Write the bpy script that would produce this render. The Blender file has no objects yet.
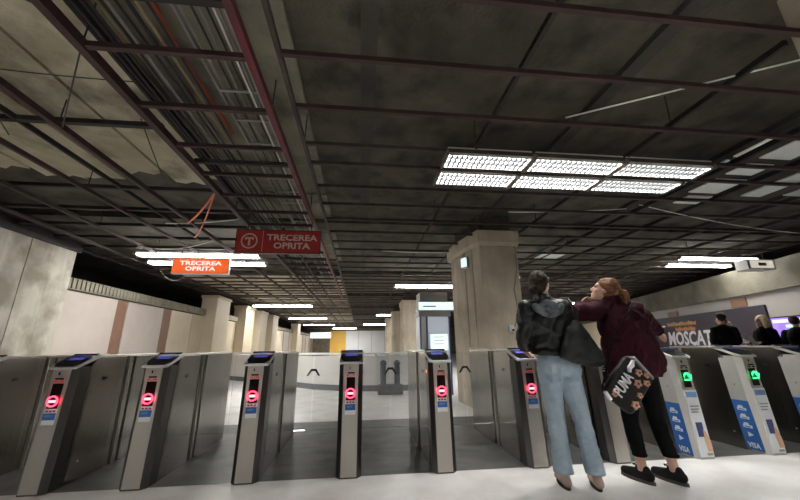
import bpy, bmesh, math, random
from mathutils import Vector, Matrix, Euler, noise

random.seed(7)
scene = bpy.context.scene
COL = scene.collection

# ------------------------------------------------------------------ camera, world, exposure
cam_data = bpy.data.cameras.new('camera')
cam_data.sensor_width = 36.0
cam_data.lens = 15.165
cam_data.clip_start = 0.02
cam_data.clip_end = 200
cam = bpy.data.objects.new('camera', cam_data)
COL.objects.link(cam)
cam.location = (0, 0, 1.12)
cam.rotation_euler = (math.radians(105.825), math.radians(0.678), math.radians(-6.351))
scene.camera = cam

world = bpy.data.worlds.new('underground')
scene.world = world
world.use_nodes = True
world.node_tree.nodes['Background'].inputs[0].default_value = (1.0, 0.97, 0.92, 1)
world.node_tree.nodes['Background'].inputs[1].default_value = 0.004

vs = scene.view_settings
vs.view_transform = 'Standard'
vs.look = 'None'
vs.gamma = 1.0
vs.use_curve_mapping = False
vs.exposure = 1.9
LAMP = 14.5          # emission of a fluorescent diffuser

# ------------------------------------------------------------------ materials
MATS = {}


def new_mat(name):
    m = bpy.data.materials.new(name)
    m.use_nodes = True
    MATS[name] = m
    nt = m.node_tree
    return m, nt, nt.nodes['Principled BSDF']


def mat(name, col, rough=0.5, metal=0.0, col2=None, scale=4.0, bump=0.0, bscale=40.0,
        emit=0.0, ecol=None, stretch=None, detail=6.0, spec=0.5, lo=0.35, hi=0.65, rvar=0.0, alpha=None):
    """principled material with procedural noise for colour, relief and roughness"""
    m, nt, b = new_mat(name)
    L = nt.links.new
    b.inputs['Base Color'].default_value = (*col, 1)
    b.inputs['Roughness'].default_value = rough
    b.inputs['Metallic'].default_value = metal
    b.inputs['Specular IOR Level'].default_value = spec
    tc = nt.nodes.new('ShaderNodeTexCoord')
    mp = nt.nodes.new('ShaderNodeMapping')
    if stretch:
        mp.inputs['Scale'].default_value = stretch
    L(tc.outputs['Object'], mp.inputs['Vector'])
    if col2:
        n = nt.nodes.new('ShaderNodeTexNoise')
        n.inputs['Scale'].default_value = scale
        n.inputs['Detail'].default_value = detail
        n.inputs['Roughness'].default_value = 0.6
        L(mp.outputs[0], n.inputs['Vector'])
        r = nt.nodes.new('ShaderNodeValToRGB')
        r.color_ramp.elements[0].position = lo
        r.color_ramp.elements[1].position = hi
        r.color_ramp.elements[0].color = (*col, 1)
        r.color_ramp.elements[1].color = (*col2, 1)
        L(n.outputs['Fac'], r.inputs['Fac'])
        L(r.outputs['Color'], b.inputs['Base Color'])
        if rvar:
            mr = nt.nodes.new('ShaderNodeMapRange')
            mr.inputs['To Min'].default_value = rough - rvar
            mr.inputs['To Max'].default_value = rough + rvar
            L(n.outputs['Fac'], mr.inputs['Value'])
            L(mr.outputs[0], b.inputs['Roughness'])
    if bump:
        n2 = nt.nodes.new('ShaderNodeTexNoise')
        n2.inputs['Scale'].default_value = bscale
        n2.inputs['Detail'].default_value = 5
        L(mp.outputs[0], n2.inputs['Vector'])
        bp = nt.nodes.new('ShaderNodeBump')
        bp.inputs['Strength'].default_value = bump
        bp.inputs['Distance'].default_value = 0.02
        L(n2.outputs['Fac'], bp.inputs['Height'])
        L(bp.outputs[0], b.inputs['Normal'])
    if emit:
        b.inputs['Emission Color'].default_value = (*(ecol or col), 1)
        b.inputs['Emission Strength'].default_value = emit
    return m


def three_tone(name, c1, c2, c3, s1, s2, rough, bump=0.3, stretch=None, bscale=30, p2=(0.45, 0.7)):
    """stained concrete / plaster: two overlaid noises between three tones"""
    m = mat(name, c1, rough, 0, c2, s1, bump, bscale, stretch=stretch)
    nt = m.node_tree
    b = nt.nodes['Principled BSDF']
    ramp = [n for n in nt.nodes if n.bl_idname == 'ShaderNodeValToRGB'][0]
    tc = [n for n in nt.nodes if n.bl_idname == 'ShaderNodeTexCoord'][0]
    n = nt.nodes.new('ShaderNodeTexNoise')
    n.inputs['Scale'].default_value = s2
    n.inputs['Detail'].default_value = 8
    nt.links.new(tc.outputs['Object'], n.inputs['Vector'])
    r = nt.nodes.new('ShaderNodeMapRange')
    r.inputs['From Min'].default_value = p2[0]
    r.inputs['From Max'].default_value = p2[1]
    nt.links.new(n.outputs['Fac'], r.inputs['Value'])
    mx = nt.nodes.new('ShaderNodeMix')
    mx.data_type = 'RGBA'
    nt.links.new(r.outputs[0], mx.inputs['Factor'])
    nt.links.new(ramp.outputs['Color'], mx.inputs['A'])
    mx.inputs['B'].default_value = (*c3, 1)
    nt.links.new(mx.outputs['Result'], b.inputs['Base Color'])
    return m


three_tone('floor_marble', (0.72, 0.70, 0.68), (0.82, 0.805, 0.79), (0.60, 0.575, 0.55), 1.6, 2.3, 0.32, 0.05, None, 8)
three_tone('floor_dark', (0.060, 0.060, 0.058), (0.10, 0.10, 0.095), (0.15, 0.145, 0.135), 1.5, 3.0, 0.42, 0.08, (1, 4, 1))
three_tone('slab_dark', (0.052, 0.046, 0.032), (0.095, 0.084, 0.059), (0.018, 0.016, 0.013), 1.6, 2.6, 0.9, 0.5)
three_tone('slab_light', (0.40, 0.36, 0.25), (0.60, 0.54, 0.40), (0.15, 0.14, 0.095), 1.1, 1.5, 0.9, 0.45, None, 30, (0.50, 0.68))
three_tone('slab_mid', (0.17, 0.16, 0.12), (0.26, 0.24, 0.18), (0.07, 0.065, 0.05), 1.8, 2.4, 0.9, 0.45)
mat('slab_joint', (0.035, 0.033, 0.03), 0.9, 0, (0.06, 0.055, 0.045), 3, 0.3)
mat('rail_red', (0.052, 0.022, 0.021), 0.65, 0.0, (0.032, 0.017, 0.016), 5, 0.2)
mat('rail_bright_red', (0.15, 0.018, 0.026), 0.6, 0.0, (0.07, 0.018, 0.02), 5, 0.2)
mat('rail_brown', (0.030, 0.019, 0.016), 0.65, 0.0, (0.060, 0.040, 0.033), 6, 0.2)
mat('rail_black', (0.012, 0.010, 0.009), 0.7, 0.0, (0.022, 0.019, 0.016), 6, 0.2)
three_tone('concrete_column', (0.52, 0.45, 0.35), (0.66, 0.58, 0.46), (0.37, 0.31, 0.23), 2.0, 1.2, 0.85, 0.35, (2.2, 2.2, 0.35), 25)
three_tone('concrete_pale', (0.40, 0.375, 0.315), (0.52, 0.49, 0.42), (0.25, 0.225, 0.175), 2.4, 1.6, 0.85, 0.3, (2.5, 2.5, 0.35), 25, (0.45, 0.62))
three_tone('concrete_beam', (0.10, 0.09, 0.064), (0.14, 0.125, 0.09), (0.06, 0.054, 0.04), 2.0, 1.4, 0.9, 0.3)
mat('concrete_dark', (0.12, 0.10, 0.075), 0.85, 0, (0.20, 0.17, 0.12), 3, 0.3)
mat('wall_cream', (0.40, 0.35, 0.31), 0.6, 0, (0.46, 0.41, 0.365), 0.8, 0.05)
mat('wall_yellow_cream', (0.52, 0.44, 0.32), 0.6, 0, (0.60, 0.52, 0.39), 0.8, 0.05)
mat('wall_brown', (0.17, 0.085, 0.055), 0.6, 0, (0.21, 0.11, 0.07), 2, 0.1)
mat('wall_white', (0.78, 0.79, 0.80), 0.6, 0, (0.85, 0.86, 0.86), 0.6)
mat('wall_grey', (0.26, 0.24, 0.225), 0.6, 0, (0.30, 0.28, 0.26), 0.8)
mat('wall_shadow', (0.03, 0.028, 0.025), 0.9, 0, (0.05, 0.045, 0.04), 1)  # near-black colour stands for the shade inside the void
mat('panel_yellow', (0.75, 0.42, 0.06), 0.6, 0, (0.8, 0.5, 0.1), 1)
mat('ribbed_lintel', (0.20, 0.185, 0.14), 0.8, 0, (0.26, 0.24, 0.185), 4, 0.2)
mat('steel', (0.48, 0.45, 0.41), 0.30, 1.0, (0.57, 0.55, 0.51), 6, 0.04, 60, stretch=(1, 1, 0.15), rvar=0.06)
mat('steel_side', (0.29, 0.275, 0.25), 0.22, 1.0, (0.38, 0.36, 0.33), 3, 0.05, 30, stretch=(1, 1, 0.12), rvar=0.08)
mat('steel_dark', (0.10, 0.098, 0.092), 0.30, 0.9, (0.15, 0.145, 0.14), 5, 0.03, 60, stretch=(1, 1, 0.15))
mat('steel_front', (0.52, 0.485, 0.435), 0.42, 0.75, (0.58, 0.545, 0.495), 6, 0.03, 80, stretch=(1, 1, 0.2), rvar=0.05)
mat('plate_white', (0.52, 0.50, 0.47), 0.4, 0.2, (0.58, 0.56, 0.53), 3)
mat('bezel_black', (0.012, 0.012, 0.015), 0.18, 0, (0.018, 0.018, 0.022), 5)
mat('bezel_metal', (0.55, 0.55, 0.55), 0.3, 0.9, (0.6, 0.6, 0.6), 5)
mat('display_blue', (0.05, 0.06, 0.25), 0.2, 0, (0.10, 0.09, 0.34), 30, emit=0.12, ecol=(0.10, 0.10, 0.55))
mat('display_dim', (0.01, 0.012, 0.03), 0.15, 0, (0.015, 0.02, 0.05), 30, emit=0.02, ecol=(0.1, 0.15, 0.5))
mat('window_black', (0.015, 0.006, 0.006), 0.15, 0, (0.02, 0.01, 0.01), 5)
mat('led_red', (1.0, 0.05, 0.10), 0.4, 0, emit=1.6, ecol=(1.0, 0.035, 0.075))
mat('led_pink', (1.0, 0.5, 0.55), 0.4, 0, emit=0.5, ecol=(1.0, 0.38, 0.45))
mat('led_small_red', (0.8, 0.02, 0.02), 0.4, 0, emit=0.15, ecol=(1.0, 0.03, 0.03))
mat('led_green', (0.05, 1.0, 0.25), 0.4, 0, emit=0.9, ecol=(0.03, 1.0, 0.18))
mat('led_orange', (1.0, 0.3, 0.05), 0.4, 0, emit=0.9, ecol=(1.0, 0.25, 0.03))
mat('sticker_blue', (0.03, 0.13, 0.42), 0.4, 0, (0.04, 0.16, 0.48), 6)
mat('sticker_pale_blue', (0.10, 0.22, 0.46), 0.4, 0, (0.2, 0.33, 0.55), 20)
mat('sticker_white', (0.80, 0.82, 0.84), 0.4, 0, (0.84, 0.85, 0.86), 6)
mat('sticker_navy', (0.05, 0.07, 0.20), 0.4, 0, (0.07, 0.09, 0.24), 6)
mat('sticker_skin', (0.72, 0.42, 0.27), 0.5, 0, (0.78, 0.5, 0.34), 6)
mat('sign_red', (0.40, 0.028, 0.022), 0.4, 0, (0.46, 0.035, 0.03), 3)
mat('sign_letter', (0.72, 0.62, 0.58), 0.5, 0, (0.76, 0.68, 0.64), 3)
mat('sign_frame', (0.10, 0.02, 0.02), 0.5, 0.2, (0.13, 0.03, 0.03), 3)
mat('sign_orange', (0.75, 0.14, 0.03), 0.5, 0, emit=0.21, ecol=(1.0, 0.15, 0.03))
mat('sign_lit_letter', (0.95, 0.85, 0.8), 0.5, 0, emit=0.25, ecol=(1.0, 0.85, 0.8))
mat('sign_lit_white', (0.85, 0.95, 0.95), 0.5, 0, emit=0.26, ecol=(0.75, 0.95, 0.95))
mat('screen_white', (0.8, 0.9, 0.9), 0.3, 0, emit=0.26, ecol=(0.80, 0.95, 0.97))
mat('screen_purple', (0.2, 0.1, 0.6), 0.3, 0, (0.3, 0.2, 0.8), 3, emit=0.2, ecol=(0.24, 0.14, 0.85))
mat('screen_mint', (0.5, 0.9, 0.8), 0.3, 0, emit=0.25, ecol=(0.45, 0.85, 0.8))
mat('screen_lilac', (0.8, 0.7, 1.0), 0.3, 0, emit=0.25, ecol=(0.75, 0.65, 1.0))
mat('cover_glow', (0.75, 0.72, 0.6), 0.5, 0, emit=0.14, ecol=(1.0, 0.95, 0.78))
mat('kiosk_glow', (0.6, 0.65, 0.75), 0.4, 0, emit=0.075, ecol=(0.75, 0.85, 1.0))
mat('diffuser', (0.9, 0.95, 0.95), 0.5, 0, emit=LAMP, ecol=(1.0, 0.985, 0.955))
mat('louvre_white', (0.70, 0.72, 0.72), 0.4, 0.0, (0.76, 0.78, 0.78), 3)
mat('louvre_slat', (0.030, 0.032, 0.033), 0.6, 0.0, (0.036, 0.038, 0.04), 3)
mat('housing', (0.55, 0.55, 0.52), 0.6, 0, (0.62, 0.62, 0.59), 3)
mat('housing_dark', (0.16, 0.13, 0.10), 0.5, 0.3, (0.22, 0.18, 0.14), 5)
mat('tile_white', (0.66, 0.70, 0.66), 0.5, 0, (0.74, 0.77, 0.74), 2)
mat('conduit_white', (0.72, 0.70, 0.64), 0.5, 0, (0.78, 0.76, 0.70), 3)
mat('tray_grey', (0.26, 0.255, 0.24), 0.5, 0.5, (0.34, 0.33, 0.31), 5, 0.1)
mat('cable_black', (0.018, 0.017, 0.016), 0.5, 0, (0.03, 0.028, 0.026), 5)
mat('cable_grey', (0.20, 0.19, 0.17), 0.5, 0, (0.27, 0.26, 0.23), 5)
mat('cable_yellow', (0.22, 0.18, 0.08), 0.5, 0, (0.29, 0.24, 0.12), 5)
mat('pipe_rust', (0.30, 0.06, 0.025), 0.6, 0, (0.22, 0.05, 0.025), 8)
mat('cable_orange', (0.62, 0.13, 0.04), 0.5, 0, (0.7, 0.17, 0.05), 5)
mat('poster_purple', (0.020, 0.014, 0.022), 0.35, 0, (0.028, 0.020, 0.031), 1.5)
mat('poster_white', (0.62, 0.60, 0.63), 0.5, 0, (0.8, 0.78, 0.8), 4)
mat('poster_orange', (0.42, 0.18, 0.06), 0.5, 0, (0.5, 0.23, 0.08), 4)
mat('parapet_metal', (0.74, 0.72, 0.69), 0.4, 0.1, (0.80, 0.78, 0.75), 1.5, 0.03)
mat('skirting_dark', (0.10, 0.11, 0.12), 0.5, 0, (0.15, 0.16, 0.17), 3)
mat('kiosk_pale', (0.72, 0.76, 0.82), 0.4, 0, (0.77, 0.81, 0.86), 2)
mat('kiosk_blue', (0.06, 0.10, 0.26), 0.4, 0, (0.08, 0.13, 0.32), 2)
mat('kiosk_grey', (0.35, 0.36, 0.37), 0.4, 0.3, (0.40, 0.41, 0.42), 2)
mat('skin', (0.52, 0.30, 0.22), 0.5, 0, (0.58, 0.35, 0.26), 9, 0.03)
mat('eye', (0.03, 0.025, 0.02), 0.2, 0, (0.05, 0.04, 0.03), 9)
mat('hair_dark', (0.012, 0.009, 0.007), 0.6, 0, (0.075, 0.052, 0.037), 16, 0.6, 60, stretch=(1, 1, 6), spec=0.12)
mat('hair_ginger', (0.10, 0.040, 0.018), 0.55, 0, (0.36, 0.17, 0.075), 16, 0.7, 60, stretch=(1, 1, 6), spec=0.2)
mat('hair_blond', (0.74, 0.56, 0.28), 0.5, 0, (0.90, 0.78, 0.52), 12, 0.5, 60, stretch=(4, 1, 1))
mat('leather_black', (0.004, 0.004, 0.005), 0.38, 0, (0.008, 0.009, 0.010), 8, 0.5, 16, spec=0.42)
mat('leather_bag', (0.007, 0.008, 0.008), 0.42, 0, (0.014, 0.016, 0.016), 6, 0.2, 14, spec=0.35)
mat('hood_grey', (0.06, 0.065, 0.075), 0.8, 0, (0.17, 0.18, 0.20), 12, 0.3, 60)
mat('denim', (0.27, 0.36, 0.44), 0.85, 0, (0.40, 0.49, 0.56), 5, 0.25, 120, lo=0.3, hi=0.7)
mat('burgundy', (0.020, 0.004, 0.008), 0.8, 0, (0.042, 0.007, 0.014), 6, 0.3, 40, spec=0.12)
mat('black_cloth', (0.004, 0.004, 0.0045), 0.9, 0, (0.007, 0.007, 0.008), 9, 0.2, 60, spec=0.1)
mat('navy_cloth', (0.005, 0.006, 0.009), 0.85, 0, (0.009, 0.011, 0.015), 9, 0.2, 60, spec=0.15)
mat('paleblue_cloth', (0.25, 0.36, 0.50), 0.8, 0, (0.32, 0.42, 0.56), 9, 0.2, 60)
mat('grey_cloth', (0.22, 0.22, 0.23), 0.8, 0, (0.28, 0.28, 0.29), 9, 0.2, 60)
mat('shoe_beige', (0.42, 0.29, 0.24), 0.5, 0, (0.48, 0.34, 0.28), 9)
mat('shoe_black', (0.006, 0.006, 0.006), 0.7, 0, (0.012, 0.012, 0.012), 12, 0.2, 80, spec=0.2)
mat('sole_dark', (0.05, 0.045, 0.045), 0.7, 0, (0.07, 0.06, 0.06), 9)
mat('bag_black', (0.005, 0.0045, 0.005), 0.5, 0, (0.010, 0.008, 0.009), 9, 0.1, spec=0.25)
mat('bag_trim', (0.30, 0.30, 0.29), 0.5, 0.2, (0.36, 0.36, 0.35), 9)
mat('print_flower', (0.45, 0.21, 0.13), 0.6, 0, (0.56, 0.33, 0.22), 30)
mat('print_center', (0.12, 0.03, 0.02), 0.6, 0, (0.2, 0.06, 0.03), 30)
mat('paper', (0.8, 0.8, 0.78), 0.7, 0, (0.85, 0.85, 0.83), 5)


def glass(name, col, rough):
    m, nt, b = new_mat(name)
    out = nt.nodes['Material Output']
    g = nt.nodes.new('ShaderNodeBsdfGlossy')
    g.inputs['Roughness'].default_value = rough
    t = nt.nodes.new('ShaderNodeBsdfTransparent')
    t.inputs['Color'].default_value = (*col, 1)
    fr = nt.nodes.new('ShaderNodeFresnel')
    fr.inputs['IOR'].default_value = 1.45
    mx = nt.nodes.new('ShaderNodeMixShader')
    nt.links.new(fr.outputs[0], mx.inputs[0])
    nt.links.new(t.outputs[0], mx.inputs[1])
    nt.links.new(g.outputs[0], mx.inputs[2])
    nt.links.new(mx.outputs[0], out.inputs['Surface'])
    return m


glass('flap_glass', (0.97, 0.975, 0.975), 0.03)

# ------------------------------------------------------------------ mesh helpers


class MB:
    """collects simple solids and builds them as one mesh object"""

    def __init__(self):
        self.v = []
        self.f = []
        self.smooth = False

    def add(self, vs_, fs):
        o = len(self.v)
        self.v += [tuple(p) for p in vs_]
        self.f += [tuple(i + o for i in q) for q in fs]
        return self

    def box(self, a, b, M=None):
        x0, y0, z0 = a
        x1, y1, z1 = b
        p = [(x0, y0, z0), (x1, y0, z0), (x1, y1, z0), (x0, y1, z0), (x0, y0, z1), (x1, y0, z1), (x1, y1, z1), (x0, y1, z1)]
        if M is not None:
            p = [tuple(M @ Vector(q)) for q in p]
        return self.add(p, [(3, 2, 1, 0), (4, 5, 6, 7), (0, 1, 5, 4), (1, 2, 6, 5), (2, 3, 7, 6), (3, 0, 4, 7)])

    def prism(self, prof, axis, a, b):
        """profile of 2-D points extruded along axis from a to b"""
        n = len(prof)
        pts = []
        for t in (a, b):
            for (u, w) in prof:
                pts.append({'x': (t, u, w), 'y': (u, t, w), 'z': (u, w, t)}[axis])
        fs = [tuple(range(n))[::-1], tuple(range(n, 2 * n))]
        fs += [(i, (i + 1) % n, n + (i + 1) % n, n + i) for i in range(n)]
        return self.add(pts, fs)

    def loft(self, rings, cap=True):
        n = len(rings[0])
        pts = [p for r in rings for p in r]
        fs = []
        for k in range(len(rings) - 1):
            for i in range(n):
                fs.append((k * n + i, k * n + (i + 1) % n, (k + 1) * n + (i + 1) % n, (k + 1) * n + i))
        if cap:
            fs.append(tuple(range(n))[::-1])
            fs.append(tuple(range((len(rings) - 1) * n, len(rings) * n)))
        return self.add(pts, fs)

    def tube(self, pts, r, n=6, r2=None):
        pts = [Vector(p) for p in pts]
        rings = []
        up = Vector((0.13, 0.21, 0.97))
        for i, p in enumerate(pts):
            d = (pts[min(i + 1, len(pts) - 1)] - pts[max(i - 1, 0)]).normalized()
            u = d.cross(up)
            if u.length < 1e-3:
                u = d.cross(Vector((1, 0, 0)))
            u.normalize()
            w = u.cross(d)
            rr = r if r2 is None else r + (r2 - r) * i / max(1, len(pts) - 1)
            rings.append([p + (u * math.cos(2 * math.pi * k / n) + w * math.sin(2 * math.pi * k / n)) * rr for k in range(n)])
        return self.loft(rings)

    def cyl(self, c, r, h, n=20, axis='z', r2=None):
        r2 = r if r2 is None else r2
        rings = []
        for t, rr in ((0, r), (h, r2)):
            ring = []
            for k in range(n):
                a = 2 * math.pi * k / n
                u, w = rr * math.cos(a), rr * math.sin(a)
                ring.append({'z': (c[0] + u, c[1] + w, c[2] + t), 'y': (c[0] + u, c[1] + t, c[2] + w), 'x': (c[0] + t, c[1] + u, c[2] + w)}[axis])
            rings.append(ring)
        return self.loft(rings)

    def ring_plate(self, c, ro, ri, t, n=28):
        """flat ring facing -Y"""
        rings = []
        for rr, y in ((ri, 0), (ro, 0), (ro, t), (ri, t)):
            rings.append([(c[0] + rr * math.cos(2 * math.pi * k / n), c[1] - t + y, c[2] + rr * math.sin(2 * math.pi * k / n)) for k in range(n)])
        rings.append(rings[0])
        return self.loft(rings, cap=False)

    def build(self, name, m, parent=None, bevel=0.0, smooth=False, loc=None, rot=None):
        me = bpy.data.meshes.new(name)
        me.from_pydata(self.v, [], self.f)
        bm = bmesh.new()
        bm.from_mesh(me)
        bmesh.ops.recalc_face_normals(bm, faces=bm.faces)
        if bevel:
            bmesh.ops.bevel(bm, geom=list(bm.edges), offset=bevel, segments=2, affect='EDGES', profile=0.6)
        bm.to_mesh(me)
        bm.free()
        return link(name, me, m, parent, smooth, loc, rot)


def link(name, me, m, parent=None, smooth=False, loc=None, rot=None):
    if m is not None and not me.materials:
        me.materials.append(MATS[m])
    if smooth:
        for p in me.polygons:
            p.use_smooth = True
    o = bpy.data.objects.new(name, me)
    COL.objects.link(o)
    if parent is not None:
        o.parent = parent
    if loc is not None:
        o.location = loc
    if rot is not None:
        o.rotation_euler = rot
    return o


def tag(o, label, cat=None, group=None, kind=None):
    o['label'] = label
    if cat:
        o['category'] = cat
    if group:
        o['group'] = group
    if kind:
        o['kind'] = kind
    return o


def thing(name, label, cat, loc=(0, 0, 0), rotz=0.0, group=None, kind=None):
    o = bpy.data.objects.new(name, None)
    o.empty_display_size = 0.1
    COL.objects.link(o)
    o.location = loc
    o.rotation_euler = (0, 0, rotz)
    return tag(o, label, cat, group, kind)


def copy_tree(o, parent=None):
    c = o.copy()
    COL.objects.link(c)
    c.parent = parent
    for ch in [x for x in bpy.data.objects if x.parent == o]:
        copy_tree(ch, c)
    return c


def text(body, size, loc, rot, m, parent, name='lettering', width=None, shear=0.0, ext=0.001, bold=0.0, rand=None):
    cu = bpy.data.curves.new(name, 'FONT')
    cu.body = body
    cu.size = size
    cu.align_x = 'CENTER'
    cu.align_y = 'CENTER'
    cu.extrude = ext
    cu.shear = shear
    cu.offset = bold
    cu.resolution_u = 2
    cu.space_line = 0.8
    o = bpy.data.objects.new(name, cu)
    COL.objects.link(o)
    dg = bpy.context.evaluated_depsgraph_get()
    me = bpy.data.meshes.new_from_object(o.evaluated_get(dg))
    bpy.data.objects.remove(o)
    me.name = name
    if width:
        xs = [v.co.x for v in me.vertices]
        s = width / (max(xs) - min(xs))
        for v in me.vertices:
            v.co.x *= s
    me.materials.clear()
    return link(name, me, m, parent, False, loc, rot)


# ------------------------------------------------------------------ the setting: floor
f1 = MB().box((-9, -6, -0.12), (14, 3.47, 0)).build('floor', 'floor_marble')
tag(f1, 'bright white marble floor in front of the gates', kind='structure')
f2 = MB().box((-9, 3.47, -0.12), (14, 5.85, -0.001)).build('floor_lane_strip', 'floor_dark')
tag(f2, 'dark grey floor strip running under the ticket gates', kind='structure')
f3 = MB().box((-9, 5.85, -0.12), (20, 48, 0)).build('floor_hall', 'floor_marble')
tag(f3, 'pale floor of the hall beyond the gates', kind='structure')

# ------------------------------------------------------------------ ceiling slab, joints and planks
GZ = 3.17
SZ = 3.60
ce = MB().box((-10, -6, SZ), (20, 48, SZ + 0.2)).build('ceiling', 'slab_dark')
tag(ce, 'stained dark concrete ceiling slab above an open metal grid', kind='structure')
for x in (0.02, 2.45, 4.9, 7.4):
    MB().box((x - 0.07, -4, SZ - 0.06), (x + 0.07, 40, SZ + 0.01)).build('slab_joint', 'slab_joint', ce)
for y in (6.6, 11.6, 17, 22.4, 27.8, 33.2):
    MB().box((-6.2, y - 0.2, SZ - 0.12), (12, y + 0.2, SZ + 0.01)).build('cross_beam', 'slab_dark', ce)
# pale precast planks on the left, ending in a ragged edge
px = -6.2
k = 0
while px < -2.05:
    w = 0.52 + 0.10 * ((k * 7) % 3) / 2
    x1 = min(px + w, -1.98)
    y1 = 4.75 + 0.16 * math.sin(k * 2.3)
    z0 = SZ - 0.10 - 0.015 * ((k * 5) % 3)
    m_ = MB()
    ends = [(px + (x1 - 0.02 - px) * t / 4, y1 + 0.05 * math.sin(9.1 * t + k)) for t in range(5)]
    prof = [(px, -4), (x1 - 0.02, -4)] + ends[::-1]
    m_.prism(prof, 'z', z0, SZ + 0.01)
    m_.build('plank', 'slab_light', ce)
    px = x1
    k += 1
for (xa, xb, ya, yb) in ((-1.95, -0.62, -4, 5.2), (-1.95, -0.62, 5.25, 9.9)):
    MB().box((xa, ya, SZ - 0.05), (xb, yb, SZ + 0.01)).build('plank', 'slab_mid', ce)
for i in range(9):
    y0 = 12.0 + i * 2.7
    for j in range(3):
        MB().box((-6.1 + j * 1.8, y0, SZ - 0.08), (-4.4 + j * 1.8, y0 + 2.4, SZ + 0.01)).build('plank', 'slab_light', ce)

# ------------------------------------------------------------------ ceiling grid
grid = thing('ceiling_grid', 'open grid of rust-red and brown steel rails hung below the slab', 'ceiling grid', (0, 0, GZ), kind='structure')


def rail(x, y0, y1, m, w=0.035, h=0.05, z=0.0):
    MB().box((x - w / 2, y0, z), (x + w / 2, y1, z + h)).build('rail', m, grid)


def bar(y, x0, x1, m, w=0.03, h=0.04, z=0.0):
    MB().box((x0, y - w / 2, z), (x1, y + w / 2, z + h)).build('crossbar', m, grid)


rail(-0.635, -3, 44, 'rail_brown', 0.035, 0.05)
rail(-0.855, -3, 15, 'rail_bright_red', 0.055, 0.07, -0.02)
rail(-2.0, -3, 44, 'rail_red', 0.06, 0.08, -0.02)
rail(-2.93, -3, 44, 'rail_red', 0.045, 0.06)
rail(-3.72, -3, 44, 'rail_red', 0.04, 0.05)
rail(-3.30, -3, 7.0, 'rail_black', 0.03, 0.05, 0.05)
rail(-4.62, -3, 44, 'rail_brown', 0.04, 0.05)
rail(-5.45, -3, 44, 'rail_brown', 0.04, 0.05)
rail(-6.05, -3, 44, 'rail_black', 0.04, 0.05)
rail(-1.45, 6, 44, 'rail_brown', 0.035, 0.05)
for x in (1.24, 3.10):
    rail(x, -3 if x < 2 else 1.66, 44, 'rail_black', 0.035, 0.05, 0.06)
for x in (4.50, 5.32, 6.60, 7.6, 8.6, 9.7):
    rail(x, 1.66 if x < 8 else 3, 30, 'rail_brown' if x > 6 else 'rail_black', 0.05, 0.06, 0.03)
ys = [-1.5, -0.9, -0.3, 0.3, 0.93, 1.53, 2.06, 2.63, 3.21, 3.60, 4.19, 4.78, 5.41, 6.07, 6.68]
while ys[-1] < 40:
    ys.append(ys[-1] + (0.60 if ys[-1] < 24 else 1.2))
for i, y in enumerate(ys):
    bar(y, -0.64, 3.05 if 0.4 < y < 1.7 else min(7.9 + 0.3 * y, 12.5), 'rail_red' if y < 2.9 else 'rail_brown', 0.035 if y < 6 else 0.028)
for i, y in enumerate([0.55, 1.15, 2.13, 2.74, 3.36, 3.98, 4.60, 5.2, 5.8, 6.4, 7.0, 7.6, 8.2, 8.8, 9.4]):
    bar(y, -2.0, -0.86, 'rail_red', 0.03 if y > 3 else 0.04, 0.045)
bar(1.76, -2.0, -0.86, 'rail_black', 0.05, 0.06, 0.06)
bar(3.80, -2.0, -0.86, 'rail_black', 0.04, 0.05, 0.06)
for y in (1.6, 3.13, 4.6, 5.38, 6.15, 6.9, 7.6):
    bar(y, -6.1, -2.0, 'rail_black', 0.05, 0.05, 0.05)
y = 8.3
while y < 40:
    bar(y, -6.1, -0.64, 'rail_brown', 0.03, 0.045)
    y += 0.62 if y < 22 else 1.24
for (x, yy) in ((-2.93, 1.0), (-2.93, 3.13), (-3.72, 3.13), (-3.72, 4.6), (-2.0, 2.13), (-0.855, 2.74), (-0.635, 3.21), (1.24, 3.21), (3.1, 2.63), (4.5, 4.19), (-2.0, 5.2), (-0.855, 5.2), (1.24, 5.41), (3.1, 5.41), (4.5, 6.68), (-2.93, 6.15), (-4.62, 6.15)):
    MB().tube([(x, yy, 0.03), (x + 0.01, yy, SZ - GZ)], 0.006, 5).build('hanger_rod', 'rail_black', grid)

# ------------------------------------------------------------------ walls
wl = thing('wall_left', 'cream panelled left wall with brown vertical strips', None, (-6.25, 0, 0), kind='structure')
MB().box((-0.25, 2.0, 0), (0, 46, 2.34)).build('wall_core', 'wall_grey', wl)
py = 4.0
for i, (a, b_) in enumerate([(4.0, 6.0), (6.0, 7.7), (7.72, 9.42), (9.82, 11.52), (12.0, 13.4), (13.42, 15.9), (15.92, 17.7), (17.72, 19.6)]):
    MB().box((0, a, 0), (0.05, b_ - 0.02, 2.33)).build('wall_panel', 'wall_cream' if i < 4 else 'wall_yellow_cream', wl, 0.004)
for a, b_ in ((9.42, 9.80), (11.54, 11.98)):
    MB().box((0, a, 0), (0.035, b_, 2.33)).build('wall_strip', 'wall_brown', wl, 0.003)
a = 19.7
i = 0
while a < 45:
    MB().box((0, a, 0), (0.05, a + 2.0, 2.33)).build('wall_panel', 'wall_yellow_cream' if i % 2 else 'wall_cream', wl, 0.004)
    MB().box((0, a + 2.0, 0), (0.035, a + 2.3, 2.33)).build('wall_strip', 'wall_brown', wl, 0.003)
    a += 2.3
    i += 1
lin = MB()
lin.box((-6.35, 7.4, 2.36), (-6.15, 14.2, 2.60))
yy = 7.45
while yy < 14.1:
    lin.box((-6.15, yy, 2.38), (-6.125, yy + 0.07, 2.585))
    yy += 0.125
lin.box((-6.35, 14.2, 2.36), (-6.12, 45, 2.58))
tag(lin.build('trim_1', 'ribbed_lintel'), 'ribbed concrete ledge capping the left wall', kind='structure')
tag(MB().box((-9.2, -6, 0), (-9.0, 46, SZ)).build('wall_left_void', 'wall_shadow'), 'wall of the void above the left partition, its shade put into the colour', kind='structure')

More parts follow.
